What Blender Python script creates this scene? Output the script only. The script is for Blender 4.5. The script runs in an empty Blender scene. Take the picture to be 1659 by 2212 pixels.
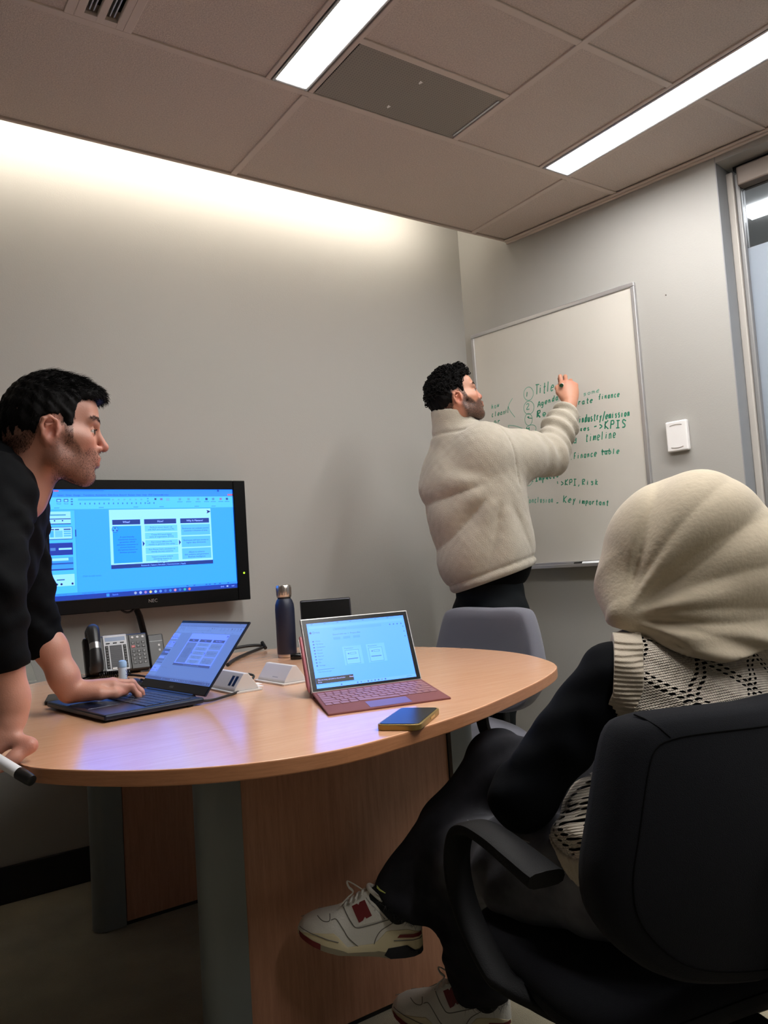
import bpy, bmesh, math, random
import numpy as np
from mathutils import Vector, Matrix
from math import sin, cos, pi, radians
random.seed(5); rng = np.random.default_rng(5)
SC = bpy.context.scene; COL = SC.collection
# ---------------------------------------------------------------- camera
cam = bpy.data.cameras.new('camera'); camo = bpy.data.objects.new('camera', cam); COL.objects.link(camo)
cam.sensor_fit = 'VERTICAL'; cam.sensor_height = 36.0; cam.lens = 1698.6/2212*36.0; cam.clip_start = .02
def cam_axes(yaw=.6049, pitch=.0662, roll=-.0652):
    fw = Vector((sin(yaw)*cos(pitch), cos(yaw)*cos(pitch), sin(pitch)))
    r = Vector((cos(yaw), -sin(yaw), 0)); u = r.cross(fw); c, s = cos(roll), sin(roll)
    return c*r+s*u, -s*r+c*u, fw
_r, _u, _f = cam_axes()
camo.matrix_world = Matrix(((_r.x, _u.x, -_f.x, 0), (_r.y, _u.y, -_f.y, 0), (_r.z, _u.z, -_f.z, 1.028), (0, 0, 0, 1)))
SC.camera = camo
# ---------------------------------------------------------------- world, exposure
w = bpy.data.worlds.new('world'); SC.world = w; w.use_nodes = True
w.node_tree.nodes['Background'].inputs[0].default_value = (.5, .52, .55, 1)
w.node_tree.nodes['Background'].inputs[1].default_value = .05
SC.view_settings.view_transform = 'Standard'; SC.view_settings.look = 'None'
SC.view_settings.gamma = 1; SC.view_settings.use_curve_mapping = False
SC.view_settings.exposure = 0.0
FIX_E, COVE_E, HALL_E = 49.0, 44.0, 20.0        # ceiling lamps, cove strip, corridor lamp
# ---------------------------------------------------------------- materials
def lin(c):
    if isinstance(c, str): c = [int(c[i:i+2], 16)/255 for i in (0, 2, 4)]
    return tuple((x/12.92 if x <= .04045 else ((x+.055)/1.055)**2.4) for x in c)
MATS = {}
def mat(name, col, rough=.6, metal=0, spec=.5, bump=None, var=None, coat=0, alpha=1, trans=0, sheen=0, sss=0):
    """bump=(scale, strength, detail)   var=(scale, amount, stretch xyz)"""
    if name in MATS: return MATS[name]
    m = bpy.data.materials.new(name); m.use_nodes = True; nt = m.node_tree; b = nt.nodes['Principled BSDF']
    c = lin(col); b.inputs['Base Color'].default_value = (*c, 1); b.inputs['Roughness'].default_value = rough
    b.inputs['Metallic'].default_value = metal; b.inputs['Specular IOR Level'].default_value = spec
    if coat: b.inputs['Coat Weight'].default_value = coat; b.inputs['Coat Roughness'].default_value = .15
    if trans: b.inputs['Transmission Weight'].default_value = trans
    if sheen: b.inputs['Sheen Weight'].default_value = sheen; b.inputs['Sheen Roughness'].default_value = .5
    if sss: b.inputs['Subsurface Weight'].default_value = sss; b.inputs['Subsurface Radius'].default_value = (.012, .005, .003); b.inputs['Subsurface Scale'].default_value = 1
    tc = nt.nodes.new('ShaderNodeTexCoord')
    if var:
        mp = nt.nodes.new('ShaderNodeMapping'); nt.links.new(tc.outputs['Object'], mp.inputs[0])
        mp.inputs['Scale'].default_value = var[2] if len(var) > 2 else (1, 1, 1)
        n = nt.nodes.new('ShaderNodeTexNoise'); n.inputs['Scale'].default_value = var[0]; n.inputs['Detail'].default_value = 5
        nt.links.new(mp.outputs[0], n.inputs['Vector'])
        r = nt.nodes.new('ShaderNodeMapRange'); r.inputs[1].default_value = .3; r.inputs[2].default_value = .7
        r.inputs[3].default_value = 1-var[1]; r.inputs[4].default_value = 1+var[1]
        nt.links.new(n.outputs[0], r.inputs[0])
        mx = nt.nodes.new('ShaderNodeMix'); mx.data_type = 'RGBA'; mx.blend_type = 'MULTIPLY'; mx.inputs[0].default_value = 1
        mx.inputs[6].default_value = (*c, 1); nt.links.new(r.outputs[0], mx.inputs[7]); nt.links.new(mx.outputs[2], b.inputs['Base Color'])
    if bump:
        n2 = nt.nodes.new('ShaderNodeTexNoise'); n2.inputs['Scale'].default_value = bump[0]
        n2.inputs['Detail'].default_value = bump[2] if len(bump) > 2 else 3; nt.links.new(tc.outputs['Object'], n2.inputs['Vector'])
        bp = nt.nodes.new('ShaderNodeBump'); bp.inputs['Strength'].default_value = bump[1]; bp.inputs['Distance'].default_value = .01
        nt.links.new(n2.outputs[0], bp.inputs['Height']); nt.links.new(bp.outputs[0], b.inputs['Normal'])
    MATS[name] = m; return m
def emit(name, col, strength=1.0):
    if name in MATS: return MATS[name]
    m = bpy.data.materials.new(name); m.use_nodes = True; nt = m.node_tree
    b = nt.nodes['Principled BSDF']; b.inputs['Base Color'].default_value = (.02, .02, .02, 1); b.inputs['Roughness'].default_value = .3
    b.inputs['Emission Color'].default_value = (*lin(col), 1); b.inputs['Emission Strength'].default_value = strength
    MATS[name] = m; return m
# ---------------------------------------------------------------- objects
def tag(o, label=None, cat=None, group=None, kind=None):
    if label: o['label'] = label
    if cat: o['category'] = cat
    if group: o['group'] = group
    if kind: o['kind'] = kind
    return o
def link(name, me, parent=None):
    o = bpy.data.objects.new(name, me); COL.objects.link(o)
    if parent is not None: par(o, parent)
    return o
WL = {}
def par(o, p):
    o.parent = p
    o.matrix_parent_inverse = Matrix.Translation(-WL.get(p.name, Vector((0, 0, 0))))
    WL[o.name] = Vector((0, 0, 0))
def empty(name, loc, label=None, cat=None, group=None, kind=None):
    o = bpy.data.objects.new(name, None); COL.objects.link(o); o.location = loc; o.empty_display_size = .05
    WL[o.name] = Vector(loc); return tag(o, label, cat, group, kind)
def frame(x, z=(0, 0, 1), o=(0, 0, 0)):
    """4x4 with local x along x, local z near z"""
    x = Vector(x).normalized(); z = Vector(z); y = z.cross(x).normalized(); z = x.cross(y)
    return Matrix(((x.x, y.x, z.x, o[0]), (x.y, y.y, z.y, o[1]), (x.z, y.z, z.z, o[2]), (0, 0, 0, 1)))
T = Matrix.Translation
def RZ(a): return Matrix.Rotation(a, 4, 'Z')
class MB:
    def __init__(s): s.v = []; s.f = []; s.mi = []; s.sm = []; s.mats = []
    def m(s, mt):
        if mt not in s.mats: s.mats.append(mt)
        return s.mats.index(mt)
    def add(s, V, F, mt, smooth=False, M=None):
        o = len(s.v); k = s.m(mt)
        s.v.extend([tuple(M @ Vector(p)) for p in V] if M is not None else [tuple(p) for p in V])
        for f in F: s.f.append([i+o for i in f]); s.mi.append(k); s.sm.append(smooth)
        return s
    def bm(s, bm, mt, M=None, smooth=False):
        bm.verts.ensure_lookup_table(); bm.verts.index_update()
        s.add([v.co[:] for v in bm.verts], [[v.index for v in f.verts] for f in bm.faces], mt, smooth, M); bm.free(); return s
    def box(s, lo, hi, mt, bev=0, seg=2, M=None, smooth=False):
        bm = bmesh.new(); bmesh.ops.create_cube(bm, size=1)
        for v in bm.verts: v.co = Vector([lo[i]+(hi[i]-lo[i])*(v.co[i]+.5) for i in range(3)])
        if bev: bmesh.ops.bevel(bm, geom=bm.edges[:], offset=bev, segments=seg, profile=.5, affect='EDGES')
        return s.bm(bm, mt, M, smooth)
    def prism(s, poly, z0, z1, mt, bev=0, seg=2, M=None, smooth=False, edges='all'):
        bm = bmesh.new(); vs = [bm.verts.new((p[0], p[1], z0)) for p in poly]; f = bm.faces.new(vs)
        r = bmesh.ops.extrude_face_region(bm, geom=[f])
        for g in r['geom']:
            if isinstance(g, bmesh.types.BMVert): g.co.z = z1
        bmesh.ops.recalc_face_normals(bm, faces=bm.faces[:])
        if bev:
            bm.edges.ensure_lookup_table()
            ed = [e for e in bm.edges if abs(e.verts[0].co.z-e.verts[1].co.z) < 1e-6] if edges == 'rim' else bm.edges[:]
            bmesh.ops.bevel(bm, geom=ed, offset=bev, segments=seg, profile=.5, affect='EDGES')
        return s.bm(bm, mt, M, smooth)
    def tube(s, pts, r, mt, n=10, M=None, closed=False, flat=1.0, up=(0, 0, 1)):
        P = [Vector(p) for p in pts]; N = len(P); rr = r if hasattr(r, '__len__') else [r]*N
        V = []; F = []; prev = None
        for i in range(N):
            t = (P[(i+1) % N]-P[i-1]) if closed else (P[min(i+1, N-1)]-P[max(i-1, 0)])
            t = t.normalized() if t.length > 1e-9 else Vector((1, 0, 0))
            a = prev if prev is not None else Vector(up)
            a = a-t*a.dot(t)
            if a.length < 1e-5: a = t.orthogonal()
            a.normalize(); prev = a; b = t.cross(a)
            for k in range(n):
                q = 2*pi*k/n; V.append(P[i]+(a*cos(q)*flat+b*sin(q))*rr[i])
        for i in range(N if closed else N-1):
            j = (i+1) % N
            for k in range(n): F.append([i*n+k, i*n+(k+1) % n, j*n+(k+1) % n, j*n+k])
        if not closed: F.append(list(range(n))[::-1]); F.append([(N-1)*n+k for k in range(n)])
        return s.add(V, F, mt, True, M)
    def lathe(s, prof, mt, n=32, M=None, smooth=True):
        V = []; F = []; L = len(prof)
        for r, z in prof:
            for k in range(n): q = 2*pi*k/n; V.append((r*cos(q), r*sin(q), z))
        for i in range(L-1):
            for k in range(n): F.append([i*n+k, i*n+(k+1) % n, (i+1)*n+(k+1) % n, (i+1)*n+k])
        F.append(list(range(n))[::-1]); F.append([(L-1)*n+k for k in range(n)])
        return s.add(V, F, mt, smooth, M)
    def quad(s, a, b, c, d, mt, M=None): return s.add([a, b, c, d], [[0, 1, 2, 3]], mt, False, M)
    def build(s, name, parent=None, auto=True):
        me = bpy.data.meshes.new(name); me.from_pydata(s.v, [], s.f)
        for mt in s.mats: me.materials.append(mt)
        me.polygons.foreach_set('material_index', s.mi); me.polygons.foreach_set('use_smooth', s.sm); me.update()
        if auto and any(s.sm): me.set_sharp_from_angle(angle=radians(50))
        return link(name, me, parent)
def text_mb(mb, txt, size, mt, M, align='LEFT'):
    """flat lettering: default font outline filled, placed by M (local xy plane)"""
    c = bpy.data.curves.new('t', 'FONT'); c.body = txt; c.size = size; c.align_x = align; c.resolution_u = 2
    o = bpy.data.objects.new('t', c); me = bpy.data.meshes.new_from_object(o)
    mb.add([v.co[:] for v in me.vertices], [list(p.vertices) for p in me.polygons], mt, False, M)
    bpy.data.objects.remove(o); bpy.data.curves.remove(c); bpy.data.meshes.remove(me)
def spline(P, n=8, closed=False):
    P = [np.array(p, float) for p in P]; N = len(P); out = []
    for i in range(N if closed else N-1):
        g = (lambda k: P[k % N]) if closed else (lambda k: P[min(max(k, 0), N-1)])
        p0, p1, p2, p3 = g(i-1), g(i), g(i+1), g(i+2)
        for t in np.arange(n)/n:
            out.append(.5*((2*p1)+(p2-p0)*t+(2*p0-5*p1+4*p2-p3)*t*t+(3*p1-p0-3*p2+p3)*t**3))
    if not closed: out.append(P[-1])
    return [tuple(p) for p in out]
# ================================================================ the room
H = 2.528                                        # ceiling height
DL = .1588; DW = Vector((sin(DL), -cos(DL), 0)); NO = Vector((cos(DL), sin(DL), 0)); K = Vector((2.5959, 2.9375, 0))
MW = Matrix(((DW.x, NO.x, 0, K.x), (DW.y, NO.y, 0, K.y), (0, 0, 1, 0), (0, 0, 0, 1)))   # right wall: x along wall towards the camera, y outwards
m_wall = mat('wall_paint', 'a3a19c', .62, bump=(180, .05))
m_tile = mat('ceiling_tile_fibre', 'c3b5ab', .9, bump=(260, .35, 6), var=(220, .16))
m_tee = mat('ceiling_tee_metal', 'c6b8ae', .6)
m_floor = mat('carpet', '8f866e', .95, bump=(400, .6, 4), var=(5, .18), sheen=.2)
m_black = mat('black_rubber', '121213', .5)
m_alu = mat('aluminium', 'c3c2c4', .38, .85)
m_white = mat('white_plastic', 'e9e7e6', .4)
m_lamp = emit('lamp_diffuser', 'fdfbf8', FIX_E)
m_cove = emit('cove_lamp', 'fff6e6', COVE_E)
m_hall = emit('hall_lamp', 'f4faff', HALL_E)
def struct(name, mb, parent=None):
    o = mb.build(name, parent); o['kind'] = 'structure'; return o
struct('floor', MB().box((-1.7, -1.9, -.1), (4.9, 3.05, 0), m_floor))
struct('wall_back', MB().box((-1.7, 2.9375, 0), (2.9, 3.06, 2.86), m_wall))
m_far = mat('low_bounce_wall_paint', '8d8981', .7)  # tone for the unseen walls, set darker to cut bounce light
struct('wall_left', MB().box((-1.7, -1.9, 0), (-1.58, 2.9375, 2.86), m_far))
struct('wall_front', MB().box((-1.58, -1.9, 0), (4.9, -1.78, 2.86), m_far))
S0, S1, TH = 1.30, 3.9, .10
b = MB().box((-.15, 0, 0), (S0, .115, 2.86), m_wall, M=MW)
struct('wall_right', b)
struct('baseboard_back', MB().box((-1.58, 2.925, 0), (2.59, 2.9375, .118), m_black, .003))
struct('baseboard_right', MB().box((0, -.012, 0), (S0, 0, .118), m_black, .003, M=MW))
# --- ceiling: tees and tiles
ceil = empty('ceiling', (0, 0, H)); ceil['kind'] = 'structure'
YE, YC, YG = 2.647, 2.062, 1.766
X1, X2, X3 = 1.235, 1.832, 2.425
def wx(y): return K.x+(K.y-y)*math.tan(DL)        # right wall face at depth y
tees_y = [-1.68, -1.165, -.565, .035, X1]; rows = [YC, 1.46, .86, .26, -.34, -.94, -1.78]
def tile(x0, x1, y0, y1, xr=None):
    g = .011; zb, zt = H+.004, H+.02
    a = [(x0+g, y0+g), ((x1 if xr is None else xr(y0))-g, y0+g), ((x1 if xr is None else xr(y1))-g, y1-g), (x0+g, y1-g)]
    MB().prism(a, zb, zt, m_tile).build('ceiling_tile', ceil)
def tee(x0, x1, y0, y1):
    MB().box((x0, y0, H-(.001 if x1-x0 > y1-y0 else .0018)), (x1, y1, H+.012), m_tee, .0015, 1).build('ceiling_rail', ceil)
for a, c in ((-1.58, .035), (.035, X1), (X1, X3)):
    tile(a, c, YC, YE-.006)
tile(X3, 0, YC, YE-.006, wx)
for x in (.035, X1, X3): tee(x-.012, x+.012, YC+.012, YE-.012)
tee(-1.58, wx(YC), YC-.012, YC+.012)
MB().box((-1.58, YE-.012, H-.003), (wx(YE), YE, H+.09), m_tee, .002, 1).build('ceiling_edge', ceil)
LX = ((1.098, 1.232), (2.268, 2.418))
for r in range(6):
    y1, y0 = rows[r], rows[r+1]
    bands = [(-1.58, -.69), (-.69, -.09), (-.09, .512), (.665, LX[0][0]), (X1, X2), (X2, LX[1][0])]
    if r > 0: bands.insert(3, (.512, .665))
    if r >= 5: bands += [LX[0], LX[1]]
    for a, c in bands:
        if r == 0 and a == X1: tile(a, c, y0, YG)
        else: tile(a, c, y0, y1)
    tile(LX[1][1], 0, y0, y1, wx)
    if r < 5: tee(-1.58, LX[0][0], y0-.012, y0+.012); tee(X1, LX[1][0], y0-.012, y0+.012); tee(LX[1][1], wx(y0), y0-.012, y0+.012)
for x in (-.69, -.09, .512, .665, X2): tee(x-.012, x+.012, -1.78, YC-.012)
for x in (LX[0][0]-.006, X1+.006): tee(x-.008, x+.008, -1.78, YC-.012)
for x in (LX[1][0]-.006, LX[1][1]+.006): tee(x-.008, x+.008, -1.78, YC-.012)
tee(X1+.012, X2-.012, YG-.012, YG+.012)
MB().box((-1.58, -1.78, H+.1), (2.9, YE-.012, H+.14), m_tee).build('ceiling_deck', ceil)
MB().box((-1.58, YE-.02, 2.80), (2.9, 2.95, 2.86), m_wall).build('cove_top', ceil)
struct('trim_1', MB().box((.30, -.014, H-.016), (S1, 0, H+.0), m_tee, .003, 1, M=MW).box((.30, -.026, H-.008), (S1, -.014, H), m_tee, .002, 1, M=MW))
# --- lamps
for i, (a, c) in enumerate(LX):
    x0, x1 = a+.006, c-.006; y1, y0 = YC-.016, -.93
    L = empty('ceiling_light', ((x0+x1)/2, (y0+y1)/2, H), ('long recessed strip light beside the perforated ceiling grille',
              'long recessed strip light nearest the whiteboard wall')[i], 'ceiling light', 'recessed strip lights')
    MB().box((x0, y0, H+.03), (x1, y1, H+.09), m_tee).build('lamp_housing', L)
    b = MB(); t = .009
    for lo, hi in (((x0, y0), (x0+t, y1)), ((x1-t, y0), (x1, y1)), ((x0+t, y0), (x1-t, y0+t)), ((x0+t, y1-t), (x1-t, y1))):
        b.box((*lo, H-.004), (*hi, H+.03), m_alu, .002, 1)
    b.build('lamp_trim', L)
    ys = y1-.062
    MB().box((x0+t, y0+t, H+.006), (x1-t, ys-.0015, H+.014), m_lamp).build('lamp_diffuser', L)
    MB().box((x0+t, ys+.0015, H+.006), (x1-t, y1-t, H+.014), m_lamp).build('lamp_end_diffuser', L)
L = empty('cove_light', (.2, 2.72, 2.62), 'warm strip lamp hidden in the cove above the back wall', 'cove light')
MB().box((-1.5, 2.660, 2.60), (2.35, 2.700, 2.63), m_tee).build('lamp_housing', L)
MB().box((-1.48, 2.666, 2.631), (2.32, 2.696, 2.668), m_cove).build('lamp_tube', L)
# --- perforated grille and slot diffuser
def dotmat():
    m = mat('perforated_metal', '6d655f', .5, .3); nt = m.node_tree; b = nt.nodes['Principled BSDF']
    tc = nt.nodes.new('ShaderNodeTexCoord'); mp = nt.nodes.new('ShaderNodeMapping'); mp.inputs['Scale'].default_value = (105, 105, 105)
    v = nt.nodes.new('ShaderNodeTexVoronoi'); v.inputs['Randomness'].default_value = 0; v.inputs['Scale'].default_value = 1
    r = nt.nodes.new('ShaderNodeMapRange'); r.inputs[1].default_value = .3; r.inputs[2].default_value = .42
    mx = nt.nodes.new('ShaderNodeMix'); mx.data_type = 'RGBA'; mx.inputs[6].default_value = (*lin('1c1a18'), 1); mx.inputs[7].default_value = (*lin('8d857d'), 1)
    nt.links.new(tc.outputs['Object'], mp.inputs[0]); nt.links.new(mp.outputs[0], v.inputs['Vector']); nt.links.new(v.outputs['Distance'], r.inputs[0])
    nt.links.new(r.outputs[0], mx.inputs[0]); nt.links.new(mx.outputs[2], b.inputs['Base Color']); return m
g = empty('air_grille', (1.535, 1.91, H), 'grey perforated metal return air grille with dust specks', 'air vent')
MB().box((X1+.02, YG+.014, H+.002), (X2-.014, YC-.014, H+.006), dotmat()).build('perforated_plate', g)
MB().box((X2-.026, YG+.03, H-.001), (X2-.019, YC-.03, H+.002), m_alu).build('edge_strip', g)
for x, y in ((1.515, 1.835), (1.50, 1.99)):
    MB().add([(x, y, H+.0015), (x+.012, y+.004, H+.0015), (x+.008, y+.018, H+.0015), (x+.001, y+.012, H+.0012)], [[0, 1, 2, 3]], m_white).build('dust_fleck', g)
d = empty('slot_diffuser', (.588, 1.75, H), 'linear slot air diffuser with dark slots in the ceiling', 'air vent')
x0, x1, y0, y1 = .524, .653, 1.474, YC-.014
b = MB()
for a, c in ((x0, .547), (.579, .600), (.632, x1)): b.box((a, y0, H-.002), (c, y1, H+.01), m_tee, .002, 1)
b.box((x0, y1-.022, H-.0015), (x1, y1, H+.0095), m_tee); b.box((x0, y0, H-.0015), (x1, y0+.02, H+.0095), m_tee); b.build('diffuser_frame', d)
MB().box((x0, y0, H+.05), (x1, y1, H+.06), m_black).build('dark_backing', d)
for xa in (.556, .609):
    for q in (0, .011): MB().box((xa+q, y0+.02, H+.006), (xa+q+.004, y1-.03, H+.03), m_alu, .001, 1).build('slot_blade', d)
# --- glazed opening on the right
m_frame = mat('window_frame_paint', '8f8e8e', .4, .3); m_frame2 = mat('window_frame_pale', 'bdb7b0', .45, .1)
m_reveal = mat('reveal_grey', '8b8d90', .55)
win = empty('window_1', tuple(MW @ Vector((1.36, .1, 0)))); win['kind'] = 'structure'
MB().box((S0, .0, 0), (S0+.004, .16, 2.52), m_reveal, M=MW).build('reveal', win)
MB().box((S0+.004, .085, 0), (S0+.03, .16, 2.47), m_frame2, .004, 2, M=MW).build('frame_post', win)
MB().box((S0+.03, .095, 0), (S0+.05, .15, 2.46), m_frame, .006, 2, M=MW).build('frame_post', win)
MB().box((S0+.004, .0, 2.49), (S1, .17, 2.86), m_wall, M=MW).build('head_lining', win)
MB().box((S0+.05, .07, 2.40), (S1, .15, 2.475), mat('blind_rail', '7d7168', .45, .3), .006, 2, M=MW).build('blind_rail', win)
MB().box((S0+.03, .095, 2.475), (S1, .15, 2.49), m_black, M=MW).build('head_track', win)
mg = bpy.data.materials.new('clear_glass'); mg.use_nodes = True; nt = mg.node_tree
bp = nt.nodes['Principled BSDF']; bp.inputs['Transmission Weight'].default_value = 1; bp.inputs['Roughness'].default_value = 0; bp.inputs['IOR'].default_value = 1.2
mf = bpy.data.materials.new('frosted_glass'); mf.use_nodes = True; nt = mf.node_tree; bp = nt.nodes['Principled BSDF']
bp.inputs['Base Color'].default_value = (*lin('c6ced8'), 1); bp.inputs['Roughness'].default_value = .45
tr = nt.nodes.new('ShaderNodeBsdfTranslucent'); tr.inputs[0].default_value = (*lin('d0d8e2'), 1); ms = nt.nodes.new('ShaderNodeMixShader'); ms.inputs[0].default_value = .6
nt.links.new(bp.outputs[0], ms.inputs[1]); nt.links.new(tr.outputs[0], ms.inputs[2]); nt.links.new(ms.outputs[0], nt.nodes['Material Output'].inputs[0])
MB().box((S0+.05, .118, 2.165), (S1, .126, 2.40), mg, M=MW).build('glass_pane', win)
MB().box((S0+.05, .118, 0), (S1, .126, 2.163), mf, M=MW).build('frosted_pane', win)
# corridor beyond the glass
m_hw = mat('corridor_paint', 'dededc', .7)
struct('wall_corridor', MB().box((-1.0, 2.2, 0), (4.6, 2.3, 2.8), m_hw, M=MW).box((-1.1, .12, 0), (-1.0, 2.3, 2.8), m_hw, M=MW))
struct('floor_corridor', MB().box((-1.0, .13, .0), (4.6, 2.2, .012), mat('corridor_vinyl', 'b5b3ae', .5), M=MW))
struct('ceiling_corridor', MB().box((-1.1, .16, 2.70), (4.6, 2.3, 2.8), m_hw, M=MW))
L = empty('office_light', tuple(MW @ Vector((1.7, 1.0, 2.69))), 'bright ceiling panel light seen through the clear glass', 'ceiling light')
for s_ in (1.0, 1.32, 1.64, 1.96): MB().box((s_, 1.03, 2.685), (s_+.30, 1.18, 2.699), m_hall, M=MW).build('lamp_diffuser', L)  # last panels are out of view, added to brighten corridor and frosted pane
# ================================================================ table
TZ = .73
def wood(name, c1, c2, rough, stretch, coat=0):
    m = mat(name, c1, rough, coat=coat); nt = m.node_tree; b = nt.nodes['Principled BSDF']
    tc = nt.nodes.new('ShaderNodeTexCoord'); mp = nt.nodes.new('ShaderNodeMapping'); mp.inputs['Scale'].default_value = stretch
    n = nt.nodes.new('ShaderNodeTexNoise'); n.inputs['Scale'].default_value = 7; n.inputs['Detail'].default_value = 8; n.inputs['Roughness'].default_value = .6
    n2 = nt.nodes.new('ShaderNodeTexNoise'); n2.inputs['Scale'].default_value = 60; n2.inputs['Detail'].default_value = 4
    ad = nt.nodes.new('ShaderNodeMath'); ad.operation = 'MULTIPLY_ADD'; ad.inputs[1].default_value = .35
    r = nt.nodes.new('ShaderNodeMapRange'); r.inputs[1].default_value = .45; r.inputs[2].default_value = .9
    mx = nt.nodes.new('ShaderNodeMix'); mx.data_type = 'RGBA'; mx.inputs[6].default_value = (*lin(c1), 1); mx.inputs[7].default_value = (*lin(c2), 1)
    nt.links.new(tc.outputs['Object'], mp.inputs[0])
    for q in (n, n2): nt.links.new(mp.outputs[0], q.inputs['Vector'])
    nt.links.new(n2.outputs[0], ad.inputs[0]); nt.links.new(n.outputs[0], ad.inputs[2]); nt.links.new(ad.outputs[0], r.inputs[0])
    nt.links.new(r.outputs[0], mx.inputs[0]); nt.links.new(mx.outputs[2], b.inputs['Base Color']); return m
m_top = wood('beech_laminate', 'e9b692', 'dda681', .2, (1.2, 14, 14), .5)
m_edge = wood('beech_edge', 'b9805a', 'a36d48', .35, (3, 3, 40))
m_panel = wood('beech_panel', 'b8866a', 'a06f54', .4, (14, 14, 1.0))
m_grey = mat('grey_leg_lacquer', '757a79', .45, .1)
OUT = [(.236, 1.542), (.255, 1.440), (.323, 1.333), (.406, 1.244), (.505, 1.178), (.607, 1.145), (.729, 1.138), (.982, 1.196), (1.235, 1.300), (1.403, 1.383),
       (1.544, 1.478), (1.630, 1.60), (1.707, 1.80), (1.716, 2.03), (1.672, 2.25), (1.585, 2.48), (1.485, 2.68), (1.36, 2.795), (1.166, 2.832), (.9, 2.822), (.629, 2.753), (.436, 2.633),
       (.30, 2.42), (.225, 2.1), (.208, 1.8)]
oc = spline(OUT, 6, True)
for _ in range(3): oc = [tuple((np.array(oc[i-1])+2*np.array(oc[i])+np.array(oc[(i+1) % len(oc)]))/4) for i in range(len(oc))]
tb = empty('meeting_table', (.96, 2.0, 0), 'oval beech meeting table with grey rounded pedestal legs', 'table')
b = MB(); b.prism(oc, TZ-.026, TZ, m_edge, .0025, 2, edges='rim')
o = b.build('tabletop', tb); o.data.materials.append(m_top)
for p in o.data.polygons:
    if p.normal.z > .9: p.material_index = 1
for yc in (1.615, 2.505):
    MB().box((.684, yc-.025, .012), (1.245, yc+.025, TZ-.026), m_panel, .001, 1).box((.680, yc-.02, .0), (1.249, yc+.02, .013), m_black).build('leg_panel', tb)
    for xc, sg in ((.636, 1), (1.293, -1)):
        pl = [(xc+sg*.0435, yc-.037)]+[(xc-sg*.045*sin(t)**.8 if t not in (0, pi) else xc, yc-.037*cos(t)) for t in np.linspace(0.05, pi-.05, 18)]+[(xc+sg*.0435, yc+.037)]
        if sg < 0: pl = pl[::-1]
        MB().prism(pl, .003, TZ-.026, m_grey, .003, 2, edges='rim', smooth=True).build('leg_column', tb)
        MB().box((xc+sg*.0435-(0 if sg > 0 else .005), yc-.022, .0), (xc+sg*.0435+(.005 if sg > 0 else 0), yc+.022, TZ-.026), m_black).build('joint_strip', tb)
MB().box((.70, 1.64, TZ-.10), (.72, 2.48, TZ-.026), m_black).build('under_rail', tb)
MB().box((1.21, 1.64, TZ-.10), (1.23, 2.48, TZ-.026), m_black).build('under_rail', tb)
# ================================================================ screens
E_ = {}
def em(c, s=1.0):
    k = c+'%g' % s
    if k not in E_:
        m = E_[k] = emit('screen_'+k, c, s); e = m.node_tree.nodes['Principled BSDF'].inputs['Emission Color']; v = e.default_value
        if c[4:] >= 'ea': v[2] *= 2.4                                     # the blue of these displays is far over the camera's white
    return E_[k]
class Flat:
    """draws print on a w x h sheet; (u,v) from the top left; M maps local x right, y up, z out"""
    def __init__(s, M, w, h, k=1.0, tint=None): s.b = MB(); s.M, s.w, s.h, s.k, s.z, s.tint = M, w, h, k, .0002, tint
    def col(s, c): return em(s.tint(c) if s.tint else c, s.k)
    def r(s, u0, v0, u1, v1, c, dz=0):
        z = s.z+dz; w, h = s.w, s.h
        s.b.quad((u0*w, -v1*h, z), (u1*w, -v1*h, z), (u1*w, -v0*h, z), (u0*w, -v0*h, z), s.col(c), s.M); s.z += .000012
    def poly(s, P, c):
        s.b.add([(u*s.w, -v*s.h, s.z) for u, v in P], [list(range(len(P)))[::-1]], s.col(c), False, s.M); s.z += .000012
    def t(s, u, v, txt, size, c, al='LEFT'): text_mb(s.b, txt, size*s.h, s.col(c), s.M @ T((u*s.w, -v*s.h, s.z)), al); s.z += .000012
    def dot(s, u, v, r, c): s.poly([(u+r*cos(q)*s.h/s.w, v+r*sin(q)) for q in np.linspace(0, -2*pi, 15)[:-1]], c)
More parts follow.
